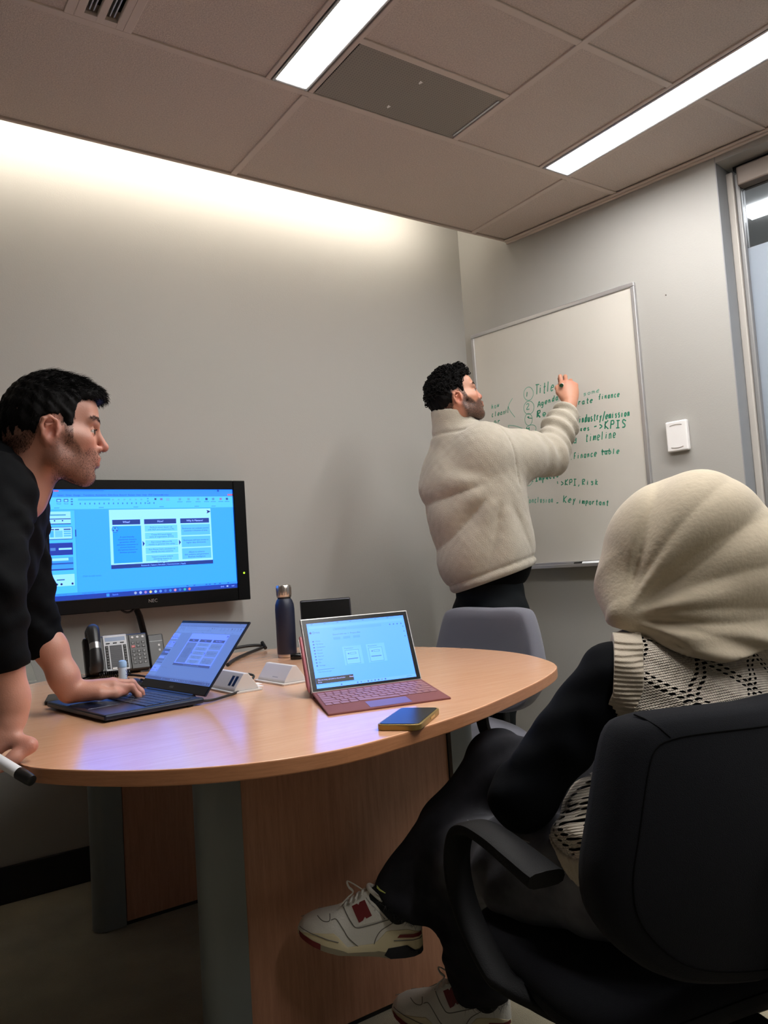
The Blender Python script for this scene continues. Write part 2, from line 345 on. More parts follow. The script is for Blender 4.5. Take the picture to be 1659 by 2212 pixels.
def slide_ui(F):
    F.r(0, 0, 1, 1, '35b4fd')
    F.r(0, 0, 1, .07, '2f9cf6'); F.r(.03, .006, .055, .018, 'd0607c'); F.dot(.914, .012, .011, '1a4fb8'); F.r(.07, .006, .28, .013, '2c7fe0'); F.r(.97, .045, 1, .062, 'd2708a')
    for u, wd in ((.0, 'File'), (.045, 'Insert'), (.085, 'Draw'), (.122, 'Design'), (.17, 'Transitions'), (.232, 'Animations'), (.295, 'Slide Show'), (.355, 'Record'), (.40, 'Review'), (.443, 'View'), (.477, 'Help'), (.51, 'PDF Converter'), (.58, 'Acrobat')):
        F.t(u+.004, .058, wd, .022, '1348a8')
    F.r(0, .07, 1, .178, '55d6fb'); F.r(0, .178, 1, .183, '46c4f8')
    F.r(.148, .082, .31, .102, '3fbdf2')
    for u in (.055, .09): F.r(u-.012, .085, u+.01, .113, '2a6fbe'); F.r(u-.008, .093, u+.006, .108, '7fe6fb'); F.t(u-.012, .135, 'New', .02, '2c84cc')
    for u in np.arange(.155, .55, .024): F.r(u, .122, u+.006, .138, '2f8ed6')
    for u in np.arange(.32, .50, .03): F.r(u, .088, u+.008, .10, '5ab4e6')
    for v in (.082, .105, .128): F.r(.112, v, .122, v+.012, '2f7cc8'); F.r(.505, v, .513, v+.01, '3a98da')
    F.r(.545, .084, .556, .10, '14346a'); F.r(.576, .084, .590, .102, '7a70c8'); F.r(.61, .084, .628, .11, '67bdea')
    for u, c in ((.68, '55b2e2'), (.73, '55b2e2'), (.785, '55b2e2'), (.835, '1d4fae'), (.875, '4a9ad6'), (.92, '9a7cc4'), (.958, '2858a8')):
        F.r(u, .084, u+.014, .106, c); F.r(u-.008, .118, u+.022, .124, '3f9edc')
    for u in (.03, .25, .43, .57, .77, .87): F.r(u, .163, u+.025, .170, '3fa6e2')
    F.r(0, .19, .128, .955, '48cbfa'); F.r(.128, .183, .131, .955, '3ba4ee'); F.r(.127, .365, .1325, .43, '12409c')
    F.r(.0, .2, .108, .315, '9df2fb'); F.r(.0, .262, .108, .27, '1d3f9a'); F.r(.01, .225, .085, .236, '3f9fd0'); F.r(0, .307, .108, .315, '1d3f9a'); F.dot(.03, .282, .007, '1d3f9a'); F.dot(.068, .282, .007, '1d3f9a')
    F.r(-.0, .338, .113, .452, '1a3f9e'); F.r(.002, .342, .111, .446, '9df2fb')
    for u in (.006, .03, .072): F.r(u, .356, u+.034 if u > .05 else u+.02, .366, '16308a')
    F.r(.006, .372, .024, .43, '45bdf0'); F.r(.03, .372, .066, .43, '6dd2f2')
    for v in (.372, .392, .412): F.r(.072, v, .107, v+.014, '58c4f0')
    F.r(0, .482, .113, .592, '1238b2'); F.r(.045, .528, .108, .545, '9df2fb'); F.r(.005, .525, .03, .55, '4a8ae0')
    F.r(.008, .612, .113, .73, '35a5f2'); F.r(.008, .618, .09, .642, '9df2fb'); F.r(.008, .66, .113, .676, '1f62c8'); F.r(.008, .715, .113, .726, '1a3fa0')
    F.r(.006, .765, .116, .87, '9df2fb'); F.r(.03, .808, .068, .818, '2a62a0')
    for u in (.012, .03, .052, .105): F.dot(u, .852, .01, '1a2f7c')
    # the slide
    F.r(.30, .19, .862, .725, 'a3f6fb'); F.poly([(.838, .205), (.852, .212), (.862, .222), (.85, .232), (.838, .24), (.843, .222)], '1a2f7c')
    for u0, u1, tx in ((.315, .462, 'What?'), (.483, .660, 'How?'), (.683, .85, 'Why It Matters?')):
        F.r(u0, .285, u1, .332, '123a9c'); F.t((u0+u1)/2, .316, tx, .026, 'bfeafc', 'CENTER')
    F.r(.315, .345, .465, .692, '17a6ee')
    F.dot(.328, .375, .030, '1a4fae'); F.dot(.328, .375, .026, '35b4f4'); F.dot(.328, .362, .007, '12308c'); F.dot(.319, .384, .006, '12308c'); F.dot(.337, .384, .006, '12308c')
    for i, tx in enumerate(('A user-friendly,', 'interactive scenario', 'generator which', 'simulates outcomes in', 'various business', 'disruptions based on', 'decision prompts')):
        F.t(.39, .455+i*.024, tx, .022, '0f3f96', 'CENTER')
    C2 = (('Perform sensor-based risk', 'with NLP and unsupervised ML'), ('Create KG based digital', 'twins of organization (DTO)'), ('Run trained diffusion ML', 'models to generate time series'), ('Run Monte Carlo simulation to', 'identify the best scenarios'), ('Support scenario analysis', 'identifying impacts on', 'the business'))
    for i, ls in enumerate(C2):
        v = .345+i*.0705; F.r(.485, v, .664, v+.060, '6fdcf4')
        for j, tx in enumerate(ls): F.t(.5745, v+.026+j*.021, tx, .0205, '1a4f9c', 'CENTER')
    C3 = (('Businesses can evaluate several', 'scenarios in fraction of time'), ('Businesses will have access to', 'higher data dimensions'), ('Allows to enhance', 'data analytics and generative', 'Business Intelligence'))
    for i, ls in enumerate(C3):
        v = .345+i*.117; F.r(.685, v, .853, v+.105, '5ccaf2')
        for j, tx in enumerate(ls): F.t(.769, v+.045+j*.023, tx, .0215, '16408e', 'CENTER')
    F.poly([(.470, .49), (.470, .545), (.481, .518)], '123a9c'); F.poly([(.670, .49), (.670, .545), (.681, .518)], '123a9c')
    F.r(.30, .705, .862, .742, '123a9c'); F.t(.58, .731, 'Research | Select | Simulate | Communicate | Apply', .021, '8fd6fa', 'CENTER'); F.poly([(.575, .702), (.581, .712), (.587, .702)], 'a3f6fb')
    F.t(.155, .80, 'Click to add notes', .022, '2a78c8')
    F.r(0, .935, 1, .957, '2f9ef4'); F.t(.03, .951, 'Slide 2 of 16', .016, '1a5cb8'); F.t(.15, .951, 'English (Canada)', .016, '1a5cb8')
    for u in (.70, .74, .81, .83, .86, .89, .94): F.r(u, .941, u+.012, .951, '1f66c8')
    F.r(0, .957, 1, 1, '0a3fb8'); F.r(.27, .965, .285, .992, '2f9ef0'); F.t(.30, .985, 'Search', .02, '7ab8f4')
    for i, c in enumerate(('9fb8e8', 'a8c4ee', 'b088d8', 'e8e0a0', '8fd0f8', '5fa0f0', '3f70d8', '2f90e8', 'd890c0', '2f80e0', '30c0c0', 'e07880')):
        u = .42+i*.027; F.dot(u, .978, .013, c)
    F.t(.90, .985, 'ENG', .018, 'a8ccf4'); F.t(.965, .985, '3:47', .018, 'a8ccf4'); F.r(.935, .97, .945, .985, 'a8ccf4')
m_gb = mat('gloss_black', '070708', .25, spec=.3); m_sb = mat('satin_black', '0e0e0f', .45, spec=.3)
# --- wall display
tv = empty('wall_display', (.92, 2.85, 1.157), 'black framed display showing a blue presentation slide on the back wall', 'display')
M = frame((1, 0, 0), (0, -1, 0), (0, 0, 0)); sx0, sx1, sz0, sz1 = .578, 1.256, .975, 1.357
MB().box((.53, 2.852, .926), (1.306, 2.89, 1.391), m_sb, .004).box((.58, 2.889, .96), (1.256, 2.925, 1.36), m_sb, .01).build('back_shell', tv)
b = MB()
for lo, hi in (((.53, .926), (sx0, 1.391)), ((sx1, .926), (1.306, 1.391)), ((sx0, .926), (sx1, sz0)), ((sx0, sz1), (sx1, 1.391))):
    b.box((lo[0], 2.838, lo[1]), (hi[0], 2.856, hi[1]), m_gb, .002, 1)
b.build('bezel', tv)
F = Flat(T((sx0, 2.849, sz1)) @ frame((1, 0, 0), (0, -1, 0)), sx1-sx0, sz1-sz0, 1.0); slide_ui(F); F.b.build('screen', tv)
b = MB(); text_mb(b, 'NEC', .017, mat('logo_silver', '9a9a9c', .3, .6), T((.905, 2.8375, .9455)) @ frame((1, 0, 0), (0, -1, 0))); b.build('brand_lettering', tv)
MB().lathe([(0.0001, 0), (.004, 0), (.004, .001)], emit('power_led', 'b6e82a', 1.5), 12, T((1.283, 2.8375, 1.03)) @ frame((1, 0, 0), (0, -1, 0))).build('power_light', tv)
MB().box((.74, 2.9245, 1.02), (1.1, 2.9374, 1.30), m_sb, .004).build('wall_bracket', tv)
MB().tube([(.86, 2.875, .955), (.885, 2.885, .90), (.915, 2.915, .80), (.92, 2.93, .765)], .016, m_sb, 8, flat=.5).build('cable_duct', tv)
for a, c, s in ((.74, .80, .018), (.80, .88, .030)):
    MB().tube([(a+(c-a)*t, 2.87, .945-s*math.sin(pi*t)) for t in np.linspace(0, 1, 10)], .004, m_black, 8).build('cable', tv)
# --- laptops
def keys(parent, M, x0, x1, y0, y1, mt, gap=.0022, hgt=.0016, name='key'):
    """six rows of keys in local xy; each key is its own object, alike keys share mesh data"""
    rows_ = [[1]*14, [1]*13+[1.6], [1.5]+[1]*12+[1.1], [1.8]+[1]*11+[1.8], [2.2]+[1]*10+[2.4], [1, 1, 1.2, 1.2, 5.4, 1.2, 1, 1, 1, 1]]
    cache = {}; rh = (y1-y0)/6
    for j, ws in enumerate(rows_):
        tot = sum(ws); x = x0; h = rh-gap
        for wv in ws:
            ww = (x1-x0)*wv/tot; k = round(ww, 5)
            if k not in cache:
                o = MB().box((-(ww-gap)/2, -h/2, 0), ((ww-gap)/2, h/2, hgt), mt, .0005, 1).build(name); cache[k] = o.data; COL.objects.unlink(o); bpy.data.objects.remove(o)
            o = bpy.data.objects.new(name, cache[k]); COL.objects.link(o); o.parent = parent
            o.matrix_parent_inverse = Matrix.Identity(4); o.matrix_basis = M @ T((x+ww/2, y1-(j+.5)*rh, 0)); x += ww
la = empty('laptop', (.56, 1.94, TZ), 'open dark laptop mirroring the blue slide, under a hand on its keys', 'laptop')
hm = Vector((.6625, 1.9465, TZ)); ux = Vector((.047, -.337, 0)).normalized(); ML = frame(ux, (0, 0, 1), hm)      # local x along hinge (left to right), y away from the user
m_lap = mat('laptop_shell', '1c2436', .35, .5); m_lk = mat('laptop_key', '141c30', .45)
bs = MB(); bs.box((-.1725, -.237, .004), (.1725, 0, .017), m_lap, .004, 2, M=ML)
for x in (-.15, .15):
    for y in (-.21, -.03): bs.box((x-.012, y-.006, 0), (x+.012, y+.006, .005), m_black, M=ML)
bs.build('base', la)
MB().box((-.055, -.225, .0168), (.055, -.150, .0174), mat('laptop_pad', '1a2440', .22, .4), .0003, 1, M=ML).build('touchpad', la)
kb = MB().box((-.158, -.138, .0165), (.158, -.022, .0173), mat('laptop_deck', '10141f', .5), M=ML).build('keyboard', la); keys(kb, ML @ T((0, 0, .0172)), -.155, .155, -.136, -.024, m_lk)
def scr(hm, ux, ang, w, h, y0=0):
    ux = Vector(ux).normalized(); bk = Vector((0, 0, 1)).cross(ux); up = bk*(-cos(radians(ang)))+Vector((0, 0, 1))*sin(radians(ang))
    return frame(ux, ux.cross(up), hm)                                                                  # x along hinge, y up the lid, z towards the user
MS = scr(hm+Vector((0, 0, .016)), ux, 130, .34, .21)
MB().box((-.1705, .004, -.005), (.1705, .213, .0), m_lap, .002, 2, M=MS).build('lid', la)
MB().box((-.168, .006, 0), (.168, .0285, .0008), m_gb, M=MS).box((-.168, .205, 0), (.168, .2115, .0008), m_gb, M=MS).build('lid_bezel', la)
def dim(c):
    r, g, b_ = [int(c[i:i+2], 16) for i in (0, 2, 4)]; l = (r*.2+g*.5+b_*.3)/255
    return '%02x%02x%02x' % (int(38+88*l), int(50+118*l), int(105+150*l))
F = Flat(MS @ T((-.1665, .2045, .0006)), .333, .176, .95, dim); slide_ui(F); F.b.build('screen', la)
MB().tube([tuple(ML @ Vector((x, .001, .014))) for x in (-.12, .12)], .006, m_lap, 8).build('hinge', la)
b = MB(); text_mb(b, 'ASUS', .008, mat('logo_silver', '9a9a9c'), MS @ T((-.013, .012, .0012))); b.build('brand_lettering', la)
# --- burgundy tablet computer
su = empty('tablet_computer', (1.0, 1.5, TZ), 'tablet computer with burgundy keyboard cover and bright blue screen', 'laptop')
m_bur = mat('burgundy_fabric', '74403f', .8, bump=(900, .1)); m_bk = mat('burgundy_key', '8d5f62', .5); m_sil = mat('tablet_silver', 'b9b6b4', .35, .8)
sh = Vector((1.021, 1.5885, TZ+.012)); sux = Vector((.27, -.061, 0)).normalized(); MT = scr(sh, sux, 112, .28, .18)
MB().box((-.1395, 0, -.008), (.1395, .180, 0), m_sil, .002, 2, M=MT).build('tablet_body', su)
MB().box((-.1365, .003, 0), (.1365, .177, .0006), m_gb, M=MT).build('screen_bezel', su)
F = Flat(MT @ T((-.126, .167, .0007)), .252, .158, 1.0)
F.r(0, 0, 1, 1, '5cbcf8'); F.r(0, 0, 1, .035, '56b2f0'); F.r(.02, .05, .98, .085, '66c4fb'); F.r(.25, .10, .75, .145, '55b4f2'); F.t(.045, .165, 'Drive', .05, '2c6cc0'); F.dot(.025, .15, .018, '2250a8')
F.t(.24, .215, 'Shared with me  >  Project files', .035, '2c70b8'); F.t(.27, .127, 'Search in Drive', .03, '3a86cc')
for i, tx in enumerate(('Home', 'My Drive', 'Computers', 'Shared', 'Recent', 'Starred', 'Spam', 'Bin', 'Storage')): F.r(.03, .275+i*.047, .045, .295+i*.047, '2a62b0'); F.t(.06, .293+i*.047, tx, .03, '2c6cb8')
F.r(.03, .72, .2, .726, '2f78c4'); F.t(.04, .765, 'Get more storage', .028, '2f78c4')
for u in (.33, .57):
    F.r(u-.02, .41, u+.17, .70, '6ccaf8'); F.r(u, .47, u+.14, .69, '4aa6e0'); F.r(u+.004, .477, u+.136, .683, '74d0fa'); F.r(u+.05, .51, u+.11, .54, '3f8ed0'); F.r(u+.054, .515, u+.106, .535, '74d0fa'); F.poly([(u+.02, .525), (u+.04, .512), (u+.04, .538)], '2f70c0'); F.r(u+.015, .60, u+.12, .615, '3f88cc'); F.t(u, .45, 'Presentation', .028, '2c6cb8')
for u in np.arange(.04, .9, .13): F.r(u, .012, u+.02, .024, '3f88d0')
for u in (.84, .88, .92, .96): F.dot(u, .13, .011, '2c6cb8')
for v in (.18, .26, .34): F.dot(.975, v, .01, '2f74c0')
for u in (.24, .34, .44): F.r(u, .25, u+.07, .285, '50aef0')
F.r(.0, .845, .37, .935, '151c28'); F.t(.02, .885, 'Files are being uploaded to shared folder', .026, 'd8e6f0'); F.t(.33, .885, 'Done', .028, 'ffffff'); F.t(.02, .918, 'Drive', .026, 'd8e6f0')
F.r(0, .955, 1, 1, '70c4f6')
for i in range(9): F.dot(.40+i*.035, .977, .012, ('2a6cc8', '3f88d8', '7ab0e0', '2858b8', '4a90d8', '3a6cc8', '2f60b8', '6a90d8', '1f50b0')[i])
F.dot(.24, .977, .012, '2a5cb8'); F.t(.90, .985, '3:47 PM', .026, '2f6cb8'); F.b.build('screen', su)
kx = Vector((.259, -.056, 0)).normalized(); MK = Matrix(((sux.x, .44, 0, 1.021), (sux.y, 1.045, 0, 1.5885), (0, 0, 1, TZ), (0, 0, 0, 1)))
MK = T(sh-Vector((0, 0, .012))) @ Matrix(((sux.x, .365, 0, 0), (sux.y, .93, 0, 0), (0, .040, 1, 0), (0, 0, 0, 1)))
cv = MB().box((-.1385, -.232, .0085), (.1385, .002, .0135), m_bur, .0018, 2, M=MK).build('keyboard_cover', su)
MB().box((-.045, -.225, .0133), (.05, -.165, .0139), mat('burgundy_pad', '6c4a5a', .35), M=MK).build('touchpad', su)
keys(cv, MK @ T((0, 0, .0134)), -.132, .132, -.155, -.018, m_bk, .0026, .0012)
MB().box((-.137, -.003, .0005), (.137, .003, .009), m_bur, M=MK).build('cover_fold', su)
MB().add([tuple(MT @ Vector(p)) for p in ((-.13, .085, -.009), (.13, .085, -.009), (.13, .085, -.0075), (-.13, .085, -.0075))]+[(tuple((sh+Vector((x*sux.x+.055, x*sux.y+.135, dz)))) ) for x, dz in ((-.13, -.0115), (.13, -.0115), (.13, -.0095), (-.13, -.0095))],
         [[0, 1, 2, 3], [4, 7, 6, 5], [0, 4, 5, 1], [1, 5, 6, 2], [2, 6, 7, 3], [3, 7, 4, 0]], m_bur).build('kickstand', su)
pen = empty('stylus_pen', tuple(MT @ Vector((-.144, .08, -.004))), 'rose pink stylus clipped to the left edge of the tablet', 'pen')
MB().tube([tuple(MT @ Vector((-.1447, y, -.004))) for y in (.004, .010, .02, .13, .138)], [.001, .003, .0045, .0045, .003], mat('rose_metal', 'a8666e', .4, .3), 10).build('pen_body', pen)
MB().box((-.1497, .09, -.006), (-.1485, .132, -.003), m_sil, M=MT).build('pen_clip', pen)
# --- third laptop, far side
lb = empty('laptop', (1.47, 2.5, TZ), 'dark laptop with a blank screen behind the burgundy tablet', 'laptop')
h0, h1 = Vector((1.31, 2.44, TZ+.014)), Vector((1.475, 2.37, TZ+.014)); lux = (h1-h0).normalized(); wl = (h1-h0).length; MS3 = scr((h0+h1)/2, lux, 100, wl, .16)
MB().box((-wl/2, 0, -.006), (wl/2, .178, 0), mat('laptop_slate', '3a3a42', .4, .4), .005, 3, M=MS3).build('lid', lb)
MB().box((-wl/2+.004, .006, 0), (wl/2-.004, .172, .0008), m_gb, M=MS3).build('screen', lb)
MB().box((-wl/2, -.15, -.010), (wl/2, 0, 0), m_sb, .003, 2, M=frame(lux, (0, 0, 1), (h0+h1)/2-Vector((0, 0, .004)))).build('base', lb)
# --- phone in a gold-edged case
ph = empty('smartphone', (.87, 1.22, TZ), 'smartphone in a gold edged case lying near the front table edge', 'phone')
pa, pb, pd = Vector((.793, 1.211, 0)), Vector((.822, 1.13, 0)), Vector((.948, 1.236, 0)); px_ = Vector((.132, .104, 0)).normalized()
MP = frame(px_, (0, 0, 1), Vector((.8725, 1.222, TZ)))
def rrect(w, h, r, n=5): return [(sx*(w/2-r)+r*cos(a), sy*(h/2-r)+r*sin(a)) for sx, sy, a0 in ((1, 1, 0), (-1, 1, 90), (-1, -1, 180), (1, -1, 270)) for a in np.radians(np.linspace(a0, a0+90, n))]
MB().prism(rrect(.158, .082, .013), 0, .0112, mat('gold_case', '9a8048', .35, .6), .002, 2, M=MP).build('case', ph)
MB().prism(rrect(.150, .074, .010), .0105, .0122, m_gb, .0004, 1, M=MP).build('glass', ph)
for y in (-.041, .041): MB().box((.0, y-.0008, .004), (.03, y+.0008, .008), mat('gold_trim', 'c8ac6c', .3, .8), M=MP).build('side_button', ph)
# --- bottle
bo = empty('water_bottle', (1.262, 2.47, TZ), 'tall navy steel bottle with a silver cap behind the white socket', 'bottle')
MBt = T((1.262, 2.47, TZ)); m_navy = mat('navy_powder_coat', '141c33', .45); m_st = mat('brushed_steel', 'b8b2ac', .28, .95)
MB().lathe([(.0315, .010), (.0335, .013), (.0335, .165), (.032, .182), (.027, .196), (.0235, .201)], m_navy, 36, MBt).build('bottle_body', bo)
MB().lathe([(.030, 0), (.0325, .002), (.0328, .0118), (.0315, .0125)], m_st, 36, MBt).build('base_ring', bo)
MB().lathe([(.021, .199), (.0225, .2), (.0225, .206), (.021, .207)], m_black, 36, MBt).build('neck_ring', bo)
b = MB().lathe([(.024, .2065), (.0255, .208), (.0255, .245), (.0235, .248), (.004, .249)], m_st, 36, MBt)
for k in range(18): q = 2*pi*k/18; b.box((-.0012, .025, .214), (.0012, .0268, .240), m_st, M=MBt @ RZ(q))
b.build('bottle_cap', bo)
# --- usb stick
us = empty('usb_adapter', (1.237, 2.36, TZ), 'small black adapter plug lying beside the navy bottle', 'adapter')
MB().tube([(1.222, 2.37, TZ+.0115), (1.226, 2.368, TZ+.0115), (1.252, 2.353, TZ+.0115), (1.256, 2.351, TZ+.0115)], [.009, .011, .011, .009], m_gb, 14).build('adapter_body', us)
MB().tube([(1.256, 2.351, TZ+.0115), (1.275, 2.34, TZ+.011)], .0045, m_sb, 10).build('plug', us)
# --- white power modules
m_mod = mat('white_module', 'cfcbc9', .42)
def module(label, a, L_, wd, ht, sockets):
    r = empty('power_module', (a[0]+wd/2, a[1]+L_/2, TZ), label, 'socket', 'tabletop power modules')
    Mx = frame((0, 1, 0), (0, 0, 1), (a[0]+wd/2, a[1]+L_/2, TZ)) @ RZ(radians(2))         # x along ridge (+Y), y = -X
    MB().prism(rrect(L_+.014, wd+.016, .006), 0, .005, m_mod, .0012, 2, M=Mx).build('base_plate', r)
    Mp = Mx @ Matrix(((0, 0, 1, -L_/2), (1, 0, 0, 0), (0, 1, 0, .005), (0, 0, 0, 1)))      # profile plane -> y,z ; extrude along x
    MB().prism([(-wd/2, 0), (wd/2, 0), (wd/2-.003, .006), (.006, ht), (-.006, ht), (-wd/2+.003, .006)][::-1] if False else [(wd/2, 0), (wd/2-.002, .006), (.006, ht), (-.006, ht), (-wd/2+.002, .006), (-wd/2, 0)], 0, L_, m_mod, .0012, 1, M=Mp).build('wedge_body', r)
    n = Vector((0, ht-.006, wd/2-.008)).normalized()
    Mf = Mx @ T((0, (wd/2+.004)/2, .005+ht*.53)) @ frame((1, 0, 0), tuple(n))
    if sockets:
        for x in (-.052, -.030):
            MB().box((x-.008, -.015, -.004), (x+.008, .015, .0012), m_sb, .001, 1, M=Mf).build('socket', r)
            MB().box((x-.005, -.011, .001), (x+.005, .011, .0014), m_gb, M=Mf).build('socket_slot', r)
    else: MB().box((-.03, .012, 0), (.0, .015, .0012), mat('module_mark', 'a8a6ac', .5), M=Mf).build('finger_notch', r)
    return r
module('closed white wedge power module between bottle and tablet', (.94, 1.873), .148, .068, .042, False)
module('white wedge power module with dark sockets and cable behind the laptop', (.795, 1.86), .148, .068, .042, True)
tag(MB().box((.885, 1.915, TZ), (.905, 1.95, TZ+.0008), m_white).box((.905, 1.96, TZ), (.922, 1.99, TZ+.0008), m_white).build('white_sticker'), 'two small white stickers between the power modules', 'sticker')
# --- cables
def cable(name, pts, r, label, ends=()):
    c = empty(name, (pts[0][0], pts[0][1], TZ), label, 'cable')
    MB().tube(spline(pts, 8), r, m_black, 8).build('cord', c)
    for e in ends: MB().tube(e[:2], e[2], m_sb, 10).build('plug', c)
z = TZ
cable('charger_cable', [(.668, 1.805, z+.012), (.70, 1.79, z+.006), (.76, 1.825, z+.004), (.82, 1.87, z+.006), (.875, 1.91, z+.028), (.866, 1.925, z+.036)], .0032, 'thin black cable plugged into the side of the open laptop',
      [((.640, 1.815, z+.012), (.672, 1.805, z+.012), .0065)])
cable('display_cable', [(1.02, 2.42, z+.0068), (1.10, 2.545, z+.0068), (1.21, 2.68, z+.007), (1.315, 2.775, z+.012), (1.318, 2.80, z+.018), (1.26, 2.815, z+.02), (1.12, 2.80, z+.012), (1.0, 2.72, z+.007)], .006, 'thick black cable looping on the table behind the laptop',
      [((1.322, 2.765, z+.009), (1.326, 2.80, z+.028), .007)])
cable('phone_cord', [(.76, 2.42, z+.003), (.75, 2.50, z+.003), (.73, 2.56, z+.003), (.71, 2.60, z+.004)], .003, 'thin black cord running from desk phone behind the laptop')
cable('network_cable', [(.50, 2.50, z+.003), (.56, 2.555, z+.003), (.615, 2.595, z+.004), (.64, 2.62, z+.008)], .003, 'thin black cord at the left of the desk phone')
# --- desk phone
vp = empty('desk_phone', (.72, 2.62, TZ), 'black and silver desk phone standing under the display', 'telephone')
MV = T((.622, 2.592, TZ+.0085)) @ RZ(radians(-5)) @ Matrix.Rotation(radians(66), 4, 'X')            # x right, y up the slope, z out to the user
m_vp = mat('phone_black', '19191b', .38); m_vs = mat('phone_silver', '8f9094', .4, .3)
MB().box((0, .005, -.03), (.20, .128, 0), m_vp, .006, 3, M=MV).build('phone_body', vp)
MB().add([tuple(MV @ Vector(p)) for p in ((.015, .02, -.03), (.185, .02, -.03), (.185, .11, -.03), (.015, .11, -.03))]+[(.64, 2.64, TZ), (.80, 2.625, TZ), (.805, 2.685, TZ), (.645, 2.70, TZ)],
         [[0, 1, 5, 4], [1, 2, 6, 5], [2, 3, 7, 6], [3, 0, 4, 7], [4, 5, 6, 7]], m_vp).build('stand_foot', vp)
hs = MB(); hp = spline([(.028, .142, .026), (.028, .132, .034), (.028, .10, .04), (.028, .06, .042), (.028, .028, .038), (.028, .010, .026)], 6)
hs.tube(hp, [.017+.004*abs(math.cos(pi*i/(len(hp)-1))) for i in range(len(hp))], m_vp, 14, M=MV)
hs.box((.006, .118, -.001), (.05, .150, .030), m_vp, .009, 3, M=MV).box((.008, .0, -.001), (.048, .030, .028), m_vp, .009, 3, M=MV); ho = hs.build('handset', vp)
MB().tube([tuple(MV @ Vector(p)) for p in hp[9:24]], .0176, mat('handset_chrome', '9a9a9c', .3, .9), 14).build('handset_inlay', ho)
fp = MB().box((.060, .008, -.001), (.134, .128, .0025), m_vs, .001, 1, M=MV).build('silver_fascia', vp)
MB().box((.066, .107, .002), (.128, .120, .0031), emit('phone_lcd', '6f8fc0', .35), M=MV).build('display', fp)
for i in range(3): MB().box((.068+i*.022, .098, .002), (.080+i*.022, .1015, .004), m_sb, .0005, 1, M=MV).build('soft_key', fp)
for x in (.064, .120):
    MB().box((x, .014, .002), (x+.010, .092, .0032), m_sb, M=MV).build('key_column', fp)
    for i in range(8): MB().box((x+.0015, .018+i*.0092, .003), (x+.0085, .0235+i*.0092, .0052), m_vp, .0006, 1, M=MV).build('line_key', fp)
MB().box((.078, .012, .002), (.116, .092, .003), mat('phone_label_card', '2f3036', .5), M=MV).build('label_card', fp)
b = MB()
for i in range(11): b.box((.080, .021+i*.0063, .003), (.114, .0216+i*.0063, .0032), mat('label_rule', '55565c', .5), M=MV)
b.build('label_rules', fp); MB().box((.080, .012, .003), (.094, .0175, .0046), m_white, .0006, 1, M=MV).build('message_lamp', fp)
kp = MB().box((.140, .006, -.001), (.197, .124, .002), m_vp, .002, 1, M=MV).build('keypad', vp)
m_kt = mat('keypad_print', 'b9b9bb', .4); m_kr = mat('keypad_red', 'b0484a', .4)
kd = None
for j in range(6):
    for i in range(3):
        xx = .146+i*.0165; yy = .022+j*.0128+(.004 if j > 3 else 0); o = MB().box((xx, yy, .0015), (xx+.0115, yy+.0082, .0036), m_kr if (j == 4 and i == 0) else m_vp, .0008, 1, M=MV).build('button', kp)
        b = MB(); text_mb(b, (('*', '0', '#'), ('7', '8', '9'), ('4', '5', '6'), ('1', '2', '3'), ('=', '+', '>'), ('o', '-', '+'))[j][i], .0075, m_kt, MV @ T((xx+.0057, yy+.0015, .0038)), 'CENTER'); b.build('button_print', kp)
for i in range(3): MB().lathe([(.0001, .0038), (.004, .0036), (.0045, .0015)][::-1], m_kt, 12, MV @ T((.152+i*.0165, .113, 0))).build('round_key', kp)
sm = MB().box((.2005, .0, -.022), (.252, .118, .0), m_vp, .004, 2, M=MV).build('side_module', vp)
MB().box((.2045, .092, -.001), (.248, .0935, .0008), m_vs, M=MV).build('module_seam', sm)
for y in (.058, .075): MB().box((.232, y, -.001), (.238, y+.007, .001), m_kt, M=MV).build('indicator', sm)
cc = []; 
for i in range(200):
    t = i/199; q = t*2*pi*15; cx, cy = .655+.085*t, 2.575-.045*t; cc.append((cx+.002*cos(q), cy+.008*cos(q), TZ+.0105+.008*sin(q)))
MB().tube(cc, .0024, m_gb, 6).build('coiled_cord', vp)
# --- clear acrylic holder
ac = empty('acrylic_holder', (.46, 2.66, TZ), 'clear acrylic wedge holder at the far left table edge', 'holder')
ma = mat('clear_acrylic', 'eef0ea', .05, trans=.9)
MA = T((.395, 2.70, TZ)) @ RZ(radians(12))
MB().add([tuple(MA @ Vector(p)) for p in ((0, 0, 0), (.11, 0, 0), (.085, .022, .115), (.02, .022, .115), (0, .004, 0), (.11, .004, 0), (.085, .026, .115), (.02, .026, .115))],
         [[0, 1, 2, 3], [5, 4, 7, 6], [1, 5, 6, 2], [4, 0, 3, 7], [3, 2, 6, 7], [0, 4, 5, 1]], ma).build('front_sheet', ac)
MB().box((0, .004, 0), (.11, .065, .003), ma, M=MA).build('foot_sheet', ac)
for x in (.045, .07): MB().lathe([(.0045, 0), (.0045, .003), (.001, .004)], m_white, 12, MA @ T((x, .0, .014)) @ Matrix.Rotation(radians(90), 4, 'X')).build('rivet', ac)
